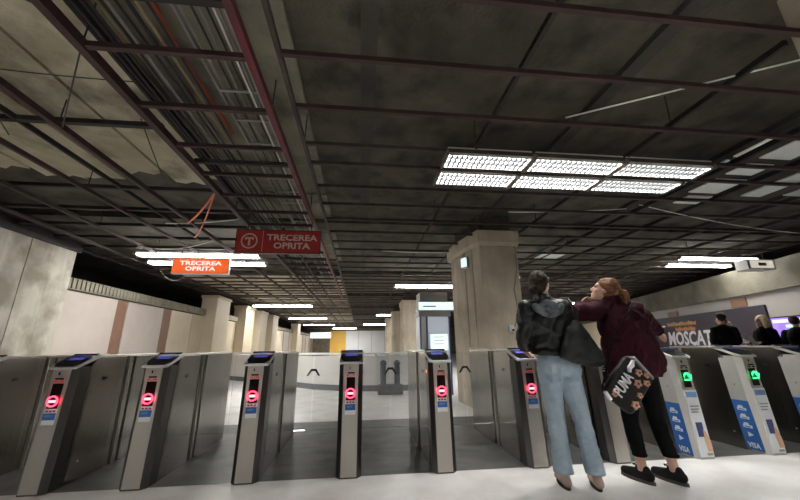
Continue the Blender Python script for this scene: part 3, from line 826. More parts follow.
def make_gate(kind):
    g = thing('ticket_gate', 'gate', 'ticket gate', (0, GY, 0), group='row of ticket gates')
    W = 0.112
    # front post with bevelled corners, sloping back
    top = 0.965
    post = MB()
    rings = []
    for z, y in ((0, 0.0), (top, 0.058)):
        rings.append([(-0.074, y, z), (0.074, y, z), (W, y + 0.045, z), (W, y + 0.20, z), (-W, y + 0.20, z), (-W, y + 0.045, z)])
    post.loft(rings)
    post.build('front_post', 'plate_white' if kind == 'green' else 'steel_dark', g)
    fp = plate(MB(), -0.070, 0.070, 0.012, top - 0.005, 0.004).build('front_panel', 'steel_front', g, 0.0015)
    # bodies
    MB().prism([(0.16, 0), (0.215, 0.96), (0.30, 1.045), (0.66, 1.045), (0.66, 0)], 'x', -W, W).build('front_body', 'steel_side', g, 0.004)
    MB().box((-0.100, 0.66, 0), (0.100, 0.86, 1.045)).build('flap_housing', 'steel_side', g, 0.004)
    for s in (-1, 1):
        MB().cyl((s * 0.098, 0.76, 0.0), 0.018, 1.045, 12).build('hinge_post', 'steel', g)
    MB().box((-W, 0.86, 0), (W, 1.64, 1.045)).build('rear_body', 'steel_side', g, 0.006)
    MB().box((-W - 0.004, 0.20, 1.045), (W + 0.004, 1.645, 1.062)).build('top_rail', 'steel', g, 0.003)
    for s in (-1, 1):
        MB().box((s * (W + 0.001) - 0.003, 0.40, 0.835), (s * (W + 0.001) + 0.003, 0.455, 0.862)).build('sensor_slot', 'bezel_black', g)
        MB().cyl((s * (W + 0.002) - 0.003, 0.30, 0.16), 0.008, 0.006, 10, 'x').build('screw', 'bezel_metal', g)
    # sloping reader head
    head = MB()
    head.loft([[(-W, 0.045, 0.950), (W, 0.045, 0.950), (W + 0.004, 0.32, 1.045), (-W - 0.004, 0.32, 1.045)],
               [(-W, 0.042, 0.972), (W, 0.042, 0.972), (W + 0.004, 0.30, 1.075), (-W - 0.004, 0.30, 1.075)]])
    hd_ = head.build('reader_head', 'plate_white' if kind == 'green' else 'bezel_metal', g, 0.004)
    sl = math.atan2(1.075 - 0.972, 0.258)
    M = Matrix.Translation((0, 0.171, 1.0245)) @ Matrix.Rotation(sl, 4, 'X')
    rg_ = [(-0.075, -0.13), (0.075, -0.13), (0.104, -0.06), (0.104, 0.135), (-0.104, 0.135), (-0.104, -0.06)]
    MB().loft([[tuple(M @ Vector((u, w, z))) for u, w in rg_] for z in (0, 0.006)]).build('reader_glass', 'bezel_black', hd_)
    MB().box((-0.06, -0.01, 0.006), (0.06, 0.095, 0.009), M).build('display', 'display_blue' if kind == 'red' else 'display_dim', hd_)
    # front lip with dark face and slot
    lip = plate(MB(), -0.072, 0.072, 0.845, 0.955, 0.010).build('ticket_unit', 'steel_front', g, 0.002)
    plate(MB(), -0.030, 0.034, 0.868, 0.880, 0.018).build('ticket_slot', 'bezel_black', lip)
    plate(MB(), -0.014, -0.006, 0.905, 0.930, 0.018).build('mark', 'bezel_black', lip)
    for sx in (-0.028, 0.028):
        plate(MB(), sx - 0.012, sx + 0.012, 0.848, 0.860, 0.018).build('indicator', 'led_small_red' if kind == 'red' else 'bezel_black', lip)
    # light window
    win = plate(MB(), -0.040, 0.042, 0.635 if kind == 'red' else 0.66, 0.835, 0.010).build('light_window', 'window_black', g)
    if kind == 'off':
        pass
    elif kind == 'red':
        zc = 0.694
        rg = MB()
        yo = front_pt(zc, 0, 0.019)[1]
        rg.ring_plate((0, yo, zc), 0.046, 0.034, 0.004)
        rg.build('light_ring', 'led_red', win)
        MB().box((-0.028, yo - 0.004, zc - 0.010), (0.028, yo, zc + 0.010)).build('light_bar', 'led_pink', win)
        st = plate(MB(), -0.048, 0.050, 0.510, 0.632, 0.008).build('sticker', 'sticker_white', g)
        plate(MB(), -0.046, 0.048, 0.548, 0.600, 0.014).build('sticker_band', 'sticker_blue', st)
        plate(MB(), -0.030, 0.020, 0.572, 0.586, 0.018).build('sticker_print', 'sticker_pale_blue', st)
        for q in range(3):
            plate(MB(), -0.036 + q * 0.028, -0.018 + q * 0.028, 0.609, 0.622, 0.014).build('sticker_mark', 'sign_red', st)
    else:
        yo = front_pt(0.76, 0, 0.024)[1]
        ar = MB()
        # curved arrow: broad band ending in an arrow head
        band = []
        for q in range(9):
            a_ = math.radians(200 - q * 20)
            band.append((0.0 + 0.034 * math.cos(a_) - 0.002, 0.772 + 0.026 * math.sin(a_)))
        for q in range(8):
            (u0, w0), (u1, w1) = band[q], band[q + 1]
            ar.prism([(u0, w0 - 0.010), (u1, w1 - 0.010), (u1, w1 + 0.010), (u0, w0 + 0.010)], 'y', yo - 0.004, yo)
        ar.prism([(0.006, 0.777), (0.040, 0.737), (0.052, 0.787)], 'y', yo - 0.005, yo)
        ar.prism([(-0.038, 0.728), (0.028, 0.728), (0.028, 0.743), (-0.038, 0.743)], 'y', yo - 0.004, yo)
        ar.build('light_arrow', 'led_green', win)
        st = plate(MB(), -0.072, 0.072, 0.02, 0.635, 0.010).build('front_sticker', 'sticker_white', g)
        plate(MB(), -0.060, 0.060, 0.565, 0.615, 0.016).build('sticker_band', 'sticker_pale_blue', st)
        plate(MB(), -0.040, 0.028, 0.20, 0.33, 0.016).build('card_print', 'sticker_navy', st)
        hb = MB()
        hb.loft([[front_pt(0.07, 0.02, 0.017), front_pt(0.07, 0.07, 0.017), front_pt(0.16, 0.07, 0.017), front_pt(0.24, 0.045, 0.017), front_pt(0.27, 0.02, 0.017), front_pt(0.20, 0.012, 0.017)],
                 [front_pt(0.07, 0.02, 0.012), front_pt(0.07, 0.07, 0.012), front_pt(0.16, 0.07, 0.012), front_pt(0.24, 0.045, 0.012), front_pt(0.27, 0.02, 0.012), front_pt(0.20, 0.012, 0.012)]])
        hb.build('hand_print', 'sticker_skin', st)
        for q in range(3):
            plate(MB(), -0.05, 0.05 - 0.012 * q, 0.475 - q * 0.028, 0.487 - q * 0.028, 0.016).build('print_line', 'kiosk_grey', st)
        plate(MB(), 0.0, 0.055, 0.035, 0.055, 0.016).build('print_mark', 'kiosk_grey', st)
        # blue sticker with pictograms on the left side face
        ss = MB()
        ss.prism([(0.035, 0.02), (0.205, 0.02), (0.245, 0.50), (0.075, 0.50)], 'x', -W - 0.004, -W + 0.002)
        sd = ss.build('side_sticker', 'sticker_blue', g)
        RL = (math.radians(90), 0, math.radians(-90))
        text('VISA', 0.07, (-W - 0.0045, 0.125, 0.06), RL, 'sticker_white', sd, width=0.12, bold=0.002)
        MB().prism([(0.155, 0.14), (0.155, 0.19), (0.10, 0.165)], 'x', -W - 0.006, -W - 0.002).build('pictogram', 'sticker_white', sd)
        for zz, yy_ in ((0.25, 0.14), (0.335, 0.148), (0.42, 0.156)):
            pg = MB()
            pg.prism([(yy_ - 0.045, zz - 0.022), (yy_ + 0.045, zz - 0.022), (yy_ + 0.045, zz + 0.005), (yy_ - 0.045, zz + 0.005)], 'x', -W - 0.006, -W - 0.002)
            pg.prism([(yy_ - 0.02, zz + 0.005), (yy_ + 0.04, zz + 0.005), (yy_ + 0.03, zz + 0.028), (yy_ - 0.01, zz + 0.028)], 'x', -W - 0.006, -W - 0.002)
            pg.build('pictogram', 'sticker_white', sd)
            MB().prism([(yy_ - 0.03, zz - 0.014), (yy_ + 0.03, zz - 0.014), (yy_ + 0.03, zz - 0.006), (yy_ - 0.03, zz - 0.006)], 'x', -W - 0.008, -W - 0.004).build('pictogram_line', 'sticker_blue', sd)
        # white upper part of the side strip
        MB().prism([(0.076, 0.50), (0.246, 0.50), (0.275, 0.94), (0.105, 0.94)], 'x', -W - 0.003, -W + 0.002).build('side_plate', 'plate_white', g)
        MB().cyl((-W - 0.006, 0.17, 0.66), 0.012, 0.005, 12, 'x').build('lock', 'kiosk_grey', g)
    return g


protos = {q: make_gate(q) for q in ('red', 'off', 'green')}
used = set()
gates = []
for (x, kind, lab) in GATES:
    if kind not in used:
        o = protos[kind]
        used.add(kind)
    else:
        o = copy_tree(protos[kind])
    o.location = (x, GY, 0)
    o['label'] = lab
    gates.append(o)
# glass flaps: each gate carries one on each side, meeting in the lane middle
for i, g in enumerate(gates):
    for s, j in ((-1, i - 1), (1, i + 1)):
        if not 0 <= j < len(GATES):
            continue
        half = abs(GATES[j][0] - GATES[i][0]) / 2
        if (GATES[i][1] != 'red' and GATES[j][1] != 'red'):
            # open lane: flap folded back along the housing
            fl = MB().box((s * 0.118, 0.80, 0.20), (s * 0.126, 1.20, 1.02))
        else:
            fl = MB().box((min(s * 0.10, s * (half - 0.012)), 0.755, 0.24), (max(s * 0.10, s * (half - 0.012)), 0.765, 1.035))
        fo = fl.build('glass_flap', 'flap_glass', g)
        if s == 1 and GATES[i][1] == 'red' and i in (3, 4, 5):
            # dark chevron clasp where the two flaps meet
            cx = half
            c_ = MB()
            c_.prism([(cx - 0.075, 0.80), (cx - 0.055, 0.80), (cx - 0.02, 0.85), (cx + 0.02, 0.85), (cx + 0.055, 0.80), (cx + 0.075, 0.80), (cx + 0.03, 0.875), (cx - 0.03, 0.875)], 'y', 0.735, 0.753)
            c_.build('clasp', 'bezel_black', fo)
for gi, sgn in ((5, -1), (5, 1)):
    MB().cyl((sgn * 0.116, 0.20 if sgn < 0 else 0.72, 0.86), 0.014, 0.006, 12, 'x').build('side_lamp', 'led_orange', gates[gi])

# ------------------------------------------------------------------ poster and screen on the right wall
MWR = Matrix.Translation((9.8 - 0.31 * 6.5, 0, 0)) @ Matrix.Rotation(-WR, 4, 'Z')


def on_wall(px_, yy_, zz):
    return tuple(MWR @ Vector((px_, yy_, zz)))


sec = 1 / math.cos(WR)
pl = thing('poster', 'dark purple wide advertising poster on the right wall', 'poster', on_wall(-0.03, 10.4, 0.7), -WR)
MB().box((-0.03, -2.6, 0), (0.02, 2.75, 1.30)).build('board', 'poster_purple', pl, 0.004)
RP = (math.radians(90), 0, math.radians(-90))
text('MOSCAT', 0.62, (-0.036, 0.75, 0.52), RP, 'poster_white', pl, width=2.4, bold=0.02, shear=0.15)
for (y0, y1, z0) in ((0.15, 1.80, 1.03), (0.25, 1.35, 0.85)):      # illegible brush-drawn line: ragged strokes
    top_, bot_ = [], []
    for q in range(25):
        yy_ = y0 + (y1 - y0) * q / 24
        top_.append((yy_, z0 + 0.05 + 0.035 * math.sin(q * 2.9) + 0.02 * math.sin(q * 5.3)))
        bot_.append((yy_, z0 - 0.05 + 0.030 * math.sin(q * 3.7 + 1)))
    MB().prism(top_ + bot_[::-1], 'x', -0.036, -0.03).build('brush_mark', 'poster_orange', pl)
MB().box((-0.036, 1.95, 0.96), (-0.03, 2.5, 1.02)).build('print_mark', 'poster_white', pl)
t = thing('display_screen', 'glowing purple display screen behind the blond woman at right edge', 'screen', on_wall(-0.10, 6.98, 0.97), -WR)
MB().box((-0.05, -0.64, 0), (0.06, 0.64, 0.70)).build('case', 'bezel_black', t, 0.006)
fc = MB().box((-0.056, -0.61, 0.03), (-0.049, 0.61, 0.67)).build('screen', 'screen_purple', t)
MB().box((-0.060, -0.57, 0.56), (-0.055, 0.57, 0.63)).build('header_band', 'screen_lilac', fc)
for q in range(4):
    MB().box((-0.060, -0.30, 0.16 + q * 0.095), (-0.055, 0.40 - 0.05 * q, 0.22 + q * 0.095)).build('print_line', 'screen_mint', fc)

# ------------------------------------------------------------------ people


def V(*a):
    return Vector(a)


def cap_geo(p0, p1, r0, r1, n=14, flat=None):
    p0, p1 = Vector(p0), Vector(p1)
    d = p1 - p0
    L = d.length
    d = d / L if L > 1e-6 else Vector((0, 0, 1))
    u = d.cross(Vector((0, 1, 0.05)))
    if u.length < 1e-3:
        u = d.cross(Vector((1, 0, 0)))
    u.normalize()
    w = u.cross(d)
    rings = []
    for k_ in range(5):
        a = -math.pi / 2 + (math.pi / 2) * k_ / 4
        rings.append((p0 + d * r0 * math.sin(a), r0 * math.cos(a)))
    for k_ in range(5):
        a = (math.pi / 2) * k_ / 4
        rings.append((p1 + d * r1 * math.sin(a), r1 * math.cos(a)))
    out = []
    for c, r in rings:
        r = max(r, 1e-4)
        out.append([c + (u * math.cos(2 * math.pi * k_ / n) + w * math.sin(2 * math.pi * k_ / n)) * r for k_ in range(n)])
    return out


def ell_geo(c, rad, rot=None, n=18, m=11):
    rings = []
    c = Vector(c)
    for j in range(m):
        a = -math.pi / 2 + math.pi * (j + 0.02) / (m - 1 + 0.04)
        ring = []
        for k_ in range(n):
            t_ = 2 * math.pi * k_ / n
            p = Vector((rad[0] * math.cos(a) * math.cos(t_), rad[1] * math.cos(a) * math.sin(t_), rad[2] * math.sin(a)))
            if rot is not None:
                p = rot @ p
            ring.append(c + p)
        rings.append(ring)
    return rings


def blob(name, prims, m, parent, voxel=0.011, smooth=3, folds=None, cuts=(), origin=(0, 0, 0)):
    """one continuous surface grown over capsules and ellipsoids"""
    mb = MB()
    for p in prims:
        if p[0] == 'c':
            mb.loft(cap_geo(*p[1:]))
        elif p[0] == 'e':
            mb.loft(ell_geo(*p[1:]))
        else:
            mb.box(*p[1:])
    me = bpy.data.meshes.new(name)
    me.from_pydata(mb.v, [], mb.f)
    bm = bmesh.new()
    bm.from_mesh(me)
    bmesh.ops.recalc_face_normals(bm, faces=bm.faces)
    bm.to_mesh(me)
    bm.free()
    o = bpy.data.objects.new(name, me)
    COL.objects.link(o)
    md = o.modifiers.new('remesh', 'REMESH')
    md.mode = 'VOXEL'
    md.voxel_size = voxel
    dg = bpy.context.evaluated_depsgraph_get()
    me2 = bpy.data.meshes.new_from_object(o.evaluated_get(dg))
    bpy.data.objects.remove(o)
    bpy.data.meshes.remove(me)
    bm = bmesh.new()
    bm.from_mesh(me2)
    for _ in range(smooth):
        bmesh.ops.smooth_vert(bm, verts=bm.verts, factor=0.5, use_axis_x=True, use_axis_y=True, use_axis_z=True)
    if folds:
        amp, sc_, st_ = folds
        bm.normal_update()
        for v in bm.verts:
            q = Vector((v.co.x * sc_ * st_[0], v.co.y * sc_ * st_[1], v.co.z * sc_ * st_[2]))
            q += 0.6 * noise.noise_vector(q * 0.7)
            v.co += v.normal * (amp * (1 - 2 * abs(noise.noise(q))))
    for (co, no) in cuts:   # remove what lies on the side the normal points to
        bmesh.ops.bisect_plane(bm, geom=list(bm.verts) + list(bm.edges) + list(bm.faces), plane_co=co, plane_no=no, clear_outer=True)
        ed = [e for e in bm.edges if e.is_boundary]
        if ed:
            bmesh.ops.holes_fill(bm, edges=ed, sides=0)
    for v in bm.verts:
        v.co -= Vector(origin)
    bm.to_mesh(me2)
    bm.free()
    me2.name = name
    me2.materials.clear()
    return link(name, me2, m, parent, True)


def head_frame(c, yaw, pitch=0.0, roll=0.0):
    """yaw: turn of the face, 0 = looking along +Y, positive = towards +X"""
    return Matrix.Translation(c) @ Matrix.Rotation(-yaw, 4, 'Z') @ Matrix.Rotation(-pitch, 4, 'X') @ Matrix.Rotation(roll, 4, 'Y')


def head_prims(F):
    R_ = F.to_3x3()

    def P(x, y, z):
        return F @ Vector((x, y, z))
    pr = [('e', P(0, -0.012, 0.03), (0.074, 0.094, 0.090), R_), ('e', P(0, 0.022, -0.045), (0.057, 0.066, 0.075), R_),
          ('c', P(0, 0.088, 0.012), P(0, 0.104, -0.026), 0.008, 0.013), ('e', P(0, 0.080, -0.066), (0.024, 0.014, 0.012), R_),
          ('e', P(0, 0.066, -0.098), (0.026, 0.022, 0.018), R_), ('e', P(0, 0.070, 0.034), (0.052, 0.020, 0.016), R_)]
    for s in (-1, 1):
        pr.append(('e', P(s * 0.076, -0.004, -0.006), (0.011, 0.021, 0.031), R_))
        pr.append(('e', P(s * 0.036, 0.058, -0.030), (0.022, 0.022, 0.022), R_))
    return pr


def eyes(F, parent, origin):
    for s in (-1, 1):
        c = F @ Vector((s * 0.031, 0.079, 0.010)) - Vector(origin)
        MB().loft(ell_geo(c, (0.013, 0.008, 0.007), F.to_3x3(), 12, 7)).build('eye', 'eye', parent, smooth=True)


def hand_prims(w, d, n, side, curl=0.5, s=1.0):
    """w wrist, d direction of the hand, n palm normal, side +1/-1 where the thumb leaves"""
    d = Vector(d).normalized()
    n = Vector(n)
    n = (n - d * n.dot(d)).normalized()
    t_ = d.cross(n) * side
    w = Vector(w)
    pr = []
    palm = w + d * 0.045 * s
    for q in (-1, -0.33, 0.33, 1):
        pr.append(('c', w + t_ * q * 0.014 * s, palm + d * 0.042 * s + t_ * q * 0.030 * s, 0.014 * s, 0.0125 * s))
    for q, ln in ((1, 0.070), (0.33, 0.080), (-0.33, 0.074), (-1, 0.058)):
        a = palm + d * 0.042 * s + t_ * q * 0.031 * s
        b_ = a + (d * math.cos(curl) + n * math.sin(curl)) * ln * 0.52 * s
        c = b_ + (d * math.cos(curl * 2.1) + n * math.sin(curl * 2.1)) * ln * 0.48 * s
        pr += [('c', a, b_, 0.0095 * s, 0.0085 * s), ('c', b_, c, 0.0085 * s, 0.007 * s)]
    a = w + d * 0.022 * s + t_ * 0.022 * s
    b_ = a + (d * 0.62 + t_ * 0.6 + n * 0.35).normalized() * 0.042 * s
    c = b_ + (d * 0.85 + t_ * 0.15 + n * 0.45).normalized() * 0.032 * s
    pr += [('c', a, b_, 0.013 * s, 0.010 * s), ('c', b_, c, 0.010 * s, 0.008 * s)]
    return pr


def body_prims(J, F, k=1.0, hands=None):
    """skin surface: one figure from the joints in J"""
    pr = head_prims(F)
    nb = J['neck']
    pr += [('c', nb, F @ Vector((0, -0.012, -0.03)), 0.052 * k, 0.047 * k)]
    pr += [('e', J['chest'], (0.145 * k, 0.095 * k, 0.17 * k)), ('e', J['waist'], (0.12 * k, 0.085 * k, 0.14 * k)), ('e', J['pelvis'], (0.15 * k, 0.10 * k, 0.12 * k)),
           ('c', J['chest'], J['pelvis'], 0.09 * k, 0.09 * k), ('c', J['chest'], nb, 0.08 * k, 0.05 * k)]
    for s in 'LR':
        pr += [('c', nb + Vector((0, 0, -0.02)), J['sh' + s], 0.05 * k, 0.05 * k), ('c', J['sh' + s], J['el' + s], 0.046 * k, 0.037 * k), ('c', J['el' + s], J['wr' + s], 0.037 * k, 0.024 * k),
               ('c', J['hip' + s], J['kn' + s], 0.078 * k, 0.052 * k), ('c', J['kn' + s], J['kn' + s].lerp(J['an' + s], 0.35), 0.05 * k, 0.051 * k),
               ('c', J['kn' + s].lerp(J['an' + s], 0.35), J['an' + s], 0.051 * k, 0.034 * k), ('c', J['an' + s], J['to' + s], 0.032 * k, 0.022 * k),
               ('c', J['pelvis'], J['hip' + s], 0.10 * k, 0.085 * k)]
        hd, hn, sd, cu = J['hand' + s]
        pr += hand_prims(J['wr' + s], hd, hn, sd, cu)
    return pr


# ---- woman in a black leather jacket and light jeans
o1 = V(1.74, 2.98, 0)
F1 = head_frame(V(1.675, 3.0, 1.655), math.radians(52), math.radians(-6))
J = dict(neck=V(1.675, 2.985, 1.49), chest=V(1.695, 2.99, 1.31), waist=V(1.71, 2.985, 1.12), pelvis=V(1.73, 2.98, 0.95),
         shL=V(1.515, 3.0, 1.43), shR=V(1.845, 2.97, 1.43), elL=V(1.465, 3.0, 1.18), elR=V(1.925, 3.03, 1.22), wrL=V(1.55, 3.18, 1.05), wrR=V(1.90, 3.22, 1.28),
         hipL=V(1.655, 2.985, 0.90), hipR=V(1.815, 2.975, 0.90), knL=V(1.665, 3.0, 0.49), knR=V(1.885, 2.97, 0.49), anL=V(1.672, 2.99, 0.085), anR=V(1.908, 2.93, 0.085),
         toL=V(1.70, 3.13, 0.028), toR=V(1.955, 3.06, 0.028),
         handL=(V(0.5, 0.6, -0.3), V(0.7, 0.2, 0.2), -1, 0.5), handR=(V(0.25, 0.8, 0.3), V(-0.6, 0.2, -0.6), -1, 0.6))
w1 = thing('person', 'person seen from behind in black leather jacket and light blue jeans', 'person', o1)
b1 = blob('body', body_prims(J, F1), 'skin', w1, 0.0085, 2, origin=o1)
eyes(F1, b1, o1)
Rm = F1.to_3x3()
hp = [('e', F1 @ V(0, -0.022, 0.045), (0.083, 0.100, 0.094), Rm), ('e', F1 @ V(0, -0.05, -0.005), (0.078, 0.075, 0.075), Rm)]
hp += [('e', F1 @ V(-0.01, -0.136, -0.045), (0.043, 0.036, 0.040), Rm), ('c', F1 @ V(0, -0.09, -0.02), F1 @ V(0, -0.115, -0.035), 0.03, 0.03)]
for s in (-1, 1):
    hp.append(('c', F1 @ V(s * 0.072, 0.030, 0.05), F1 @ V(s * 0.068, -0.05, 0.0), 0.018, 0.022))
blob('hair', hp, 'hair_dark', w1, 0.008, 2, (0.004, 22, (1, 1, 0.35)), origin=o1)
jp = [('e', J['chest'] + V(0, 0, 0.0), (0.205, 0.135, 0.20)), ('e', J['chest'] + V(0.0, 0, 0.08), (0.19, 0.12, 0.10)), ('e', J['waist'] + V(0, 0, 0), (0.185, 0.135, 0.20)), ('e', J['pelvis'] + V(-0.02, 0, 0.06), (0.20, 0.145, 0.16)),
      ('c', J['neck'] + V(0, 0, -0.03), J['shL'], 0.07, 0.068), ('c', J['neck'] + V(0, 0, -0.03), J['shR'], 0.07, 0.068),
      ('c', J['shL'], J['elL'], 0.078, 0.063), ('c', J['elL'], J['wrL'], 0.064, 0.05), ('c', J['shR'], J['elR'], 0.082, 0.068), ('c', J['elR'], J['wrR'], 0.066, 0.05),
      ('c', J['neck'] + V(0, 0, -0.02), J['neck'] + V(0.0, 0.0, 0.035), 0.068, 0.064)]
jk = blob('jacket', jp, 'leather_black', w1, 0.010, 2, (0.016, 10, (1.2, 1.2, 1.0)), cuts=((V(0, 2.98, 1.035), V(0, 0.12, -1)),), origin=o1)
# grey hood lying on the back
hd_pr = []
for q in range(9):
    a = math.radians(200 + q * 17.5)
    c = V(1.665 + 0.125 * math.cos(a), 2.935 + 0.045 * math.sin(a) - 0.035, 1.475 + 0.105 * math.sin(a) * 0.95)
    if q:
        hd_pr.append(('c', pc, c, 0.032, 0.032))
    pc = c
hd_pr.append(('e', V(1.665, 2.885, 1.42), (0.095, 0.045, 0.085)))
blob('hood', hd_pr, 'hood_grey', w1, 0.009, 3, (0.006, 18, (1, 1, 1)), origin=o1)
tp = [('e', J['pelvis'] + V(0, 0, 0.0), (0.165, 0.12, 0.16))]
for s, hx_ in (('L', 1.672), ('R', 1.908)):
    tp += [('e', J['hip' + s] + V(0, -0.04, 0.0), (0.092, 0.10, 0.11)), ('c', J['hip' + s], J['kn' + s], 0.098, 0.068), ('c', J['kn' + s], J['an' + s] + V(0, 0.0, 0.02), 0.068, 0.074)]
jn = blob('jeans', tp, 'denim', w1, 0.009, 2, (0.006, 10, (1, 1, 1.6)), cuts=((V(0, 0, 0.105), V(0, 0, -1)), (V(0, 0, 1.06), V(0, 0, 1))), origin=o1)
for s in 'LR':
    a, tt = J['an' + s], J['to' + s]
    sp = [('c', V(a.x, a.y - 0.03, 0.045), V(tt.x, tt.y + 0.01, 0.036), 0.038, 0.031), ('c', V(a.x, a.y - 0.035, 0.04), V(a.x, a.y - 0.01, 0.09), 0.036, 0.036)]
    sh = blob('shoe', sp, 'shoe_beige', w1, 0.007, 2, cuts=((V(0, 0, 0.004), V(0, 0, -1)),), origin=o1)
    so = MB()
    dx = (tt - a)
    ang = math.atan2(dx.x, dx.y)
    Mx = Matrix.Translation((a.x - o1.x, a.y - o1.y, 0)) @ Matrix.Rotation(-ang, 4, 'Z')
    ring = [(0.036 * (1.0 if abs(q - 8) > 3 else 0.9) * math.sin(2 * math.pi * q / 16), 0.045 - 0.13 * math.cos(2 * math.pi * q / 16) * 1.0) for q in range(16)]
    so.loft([[tuple(Mx @ V(x, y, 0.0)) for x, y in ring], [tuple(Mx @ V(x, y, 0.014)) for x, y in ring]])
    so.build('sole', 'sole_dark', sh)

# ---- her shoulder bag: soft black leather wedge on the right hip
bo = V(1.87, 2.80, 0.99)
bg = thing('shoulder_bag', 'slouchy black leather bag hanging on the right hip of the woman in jeans', 'bag', bo)
prof = [(-0.19, 0.03), (-0.13, 0.20), (-0.03, 0.31), (0.02, 0.27), (0.09, 0.16), (0.17, 0.02), (0.20, -0.03), (0.10, -0.045), (-0.06, -0.02)]
bp_ = []
for i in range(len(prof)):
    p, q = prof[i], prof[(i + 1) % len(prof)]
    bp_.append(('c', bo + V(p[0], 0.0, p[1]), bo + V(q[0], 0.0, q[1]), 0.018, 0.018))
bp_ += [('e', bo + V(-0.03, 0.0, 0.12), (0.12, 0.05, 0.14)), ('e', bo + V(0.06, 0.0, 0.04), (0.12, 0.045, 0.07)), ('e', bo + V(-0.08, 0, 0.06), (0.10, 0.045, 0.07)), ('e', bo + V(0.02, 0, 0.18), (0.06, 0.035, 0.09)),
        ('e', bo + V(-0.02, 0, 0.25), (0.05, 0.03, 0.06))]
blob('bag_body', bp_, 'leather_bag', bg, 0.009, 3, (0.008, 9, (1, 1, 1)), origin=bo)
MB().tube([(0.0, -0.005, 0.27), (0.015, 0.01, 0.40), (-0.01, 0.08, 0.52), (-0.02, 0.16, 0.535), (-0.01, 0.24, 0.50), (0.04, 0.30, 0.42)], 0.011, 8).build('strap', 'leather_black', bg, smooth=True)

# ---- woman in a burgundy jacket, head bowed
o2 = V(2.46, 2.95, 0)
F2 = head_frame(V(2.335, 3.02, 1.605), math.radians(-55), math.radians(-27))
J2 = dict(neck=V(2.40, 2.985, 1.45), chest=V(2.43, 2.97, 1.27), waist=V(2.44, 2.955, 1.09), pelvis=V(2.45, 2.945, 0.92),
          shL=V(2.265, 3.0, 1.415), shR=V(2.565, 2.96, 1.40), elL=V(2.085, 3.06, 1.405), elR=V(2.74, 3.05, 1.325), wrL=V(2.20, 3.22, 1.475), wrR=V(2.92, 3.14, 1.235),
          hipL=V(2.375, 2.95, 0.88), hipR=V(2.525, 2.94, 0.88), knL=V(2.345, 2.99, 0.49), knR=V(2.555, 2.95, 0.49), anL=V(2.375, 2.985, 0.09), anR=V(2.615, 2.925, 0.09),
          toL=V(2.345, 3.13, 0.03), toR=V(2.585, 3.07, 0.03),
          handL=(V(0.6, -0.1, 0.5), V(0.1, -0.8, 0.2), 1, 0.7), handR=(V(0.8, 0.3, -0.45), V(-0.2, 0.3, -0.9), -1, 0.45))
w2 = thing('person', 'person seen from behind in burgundy jacket and black cropped trousers, ponytail', 'person', o2)
b2 = blob('body', body_prims(J2, F2), 'skin', w2, 0.0085, 2, origin=o2)
eyes(F2, b2, o2)
Rm = F2.to_3x3()
hp = [('e', F2 @ V(0, -0.022, 0.045), (0.086, 0.103, 0.097), Rm), ('e', F2 @ V(0, -0.05, 0.0), (0.080, 0.078, 0.075), Rm)]
pony = [F2 @ V(0, -0.115, 0.045), F2 @ V(0.0, -0.16, 0.03), F2 @ V(0.0, -0.185, -0.03), F2 @ V(0.0, -0.215, -0.10), F2 @ V(0.0, -0.26, -0.18)]
for i, r_ in enumerate((0.030, 0.042, 0.040, 0.030)):
    hp.append(('c', pony[i], pony[i + 1], r_, (0.042, 0.040, 0.030, 0.012)[i]))
for s in (-1, 1):
    hp.append(('c', F2 @ V(s * 0.072, 0.035, 0.05), F2 @ V(s * 0.07, -0.05, 0.01), 0.020, 0.024))
blob('hair', hp, 'hair_ginger', w2, 0.008, 2, (0.005, 22, (1, 1, 0.35)), origin=o2)
jp = [('e', J2['chest'], (0.225, 0.155, 0.21)), ('e', J2['chest'] + V(0, 0, 0.06), (0.21, 0.14, 0.12)), ('e', J2['waist'] + V(0.005, 0, 0), (0.245, 0.165, 0.22)), ('e', J2['pelvis'] + V(0.0, 0, 0.04), (0.265, 0.175, 0.20)),
      ('c', J2['neck'] + V(0, 0, -0.03), J2['shL'], 0.085, 0.08), ('c', J2['neck'] + V(0, 0, -0.03), J2['shR'], 0.085, 0.085),
      ('c', J2['shL'], J2['elL'], 0.088, 0.070), ('c', J2['elL'], J2['wrL'], 0.068, 0.052), ('c', J2['shR'], J2['elR'], 0.09, 0.068), ('c', J2['elR'], J2['wrR'], 0.066, 0.045),
      ('c', J2['neck'] + V(0, 0, -0.03), J2['neck'] + V(-0.015, 0.01, 0.05), 0.09, 0.082)]
blob('jacket', jp, 'burgundy', w2, 0.010, 2, (0.018, 9, (1.3, 1.3, 0.9)), cuts=((V(0, 0, 0.83), V(0, 0, -1)),), origin=o2)
tp = [('e', J2['pelvis'], (0.165, 0.12, 0.16))]
for s in 'LR':
    tp += [('c', J2['hip' + s], J2['kn' + s], 0.092, 0.062), ('c', J2['kn' + s], J2['kn' + s].lerp(J2['an' + s], 0.3), 0.061, 0.061), ('c', J2['kn' + s].lerp(J2['an' + s], 0.3), J2['an' + s] + V(0, 0, 0.05), 0.061, 0.048)]
blob('trousers', tp, 'black_cloth', w2, 0.009, 2, (0.004, 14, (1, 1, 1.4)), cuts=((V(0, 0, 0.195), V(0, 0, -1)), (V(0, 0, 1.05), V(0, 0, 1))), origin=o2)
for s in 'LR':
    a = J2['an' + s]
    cu_ = [('c', V(a.x + 0.046 * math.cos(q * math.pi / 5), a.y + 0.046 * math.sin(q * math.pi / 5) + 0.006, 0.205), V(a.x + 0.046 * math.cos((q + 1) * math.pi / 5), a.y + 0.046 * math.sin((q + 1) * math.pi / 5) + 0.006, 0.205), 0.013, 0.013) for q in range(10)]
    blob('trouser_cuff', cu_, 'black_cloth', w2, 0.006, 1, origin=o2)
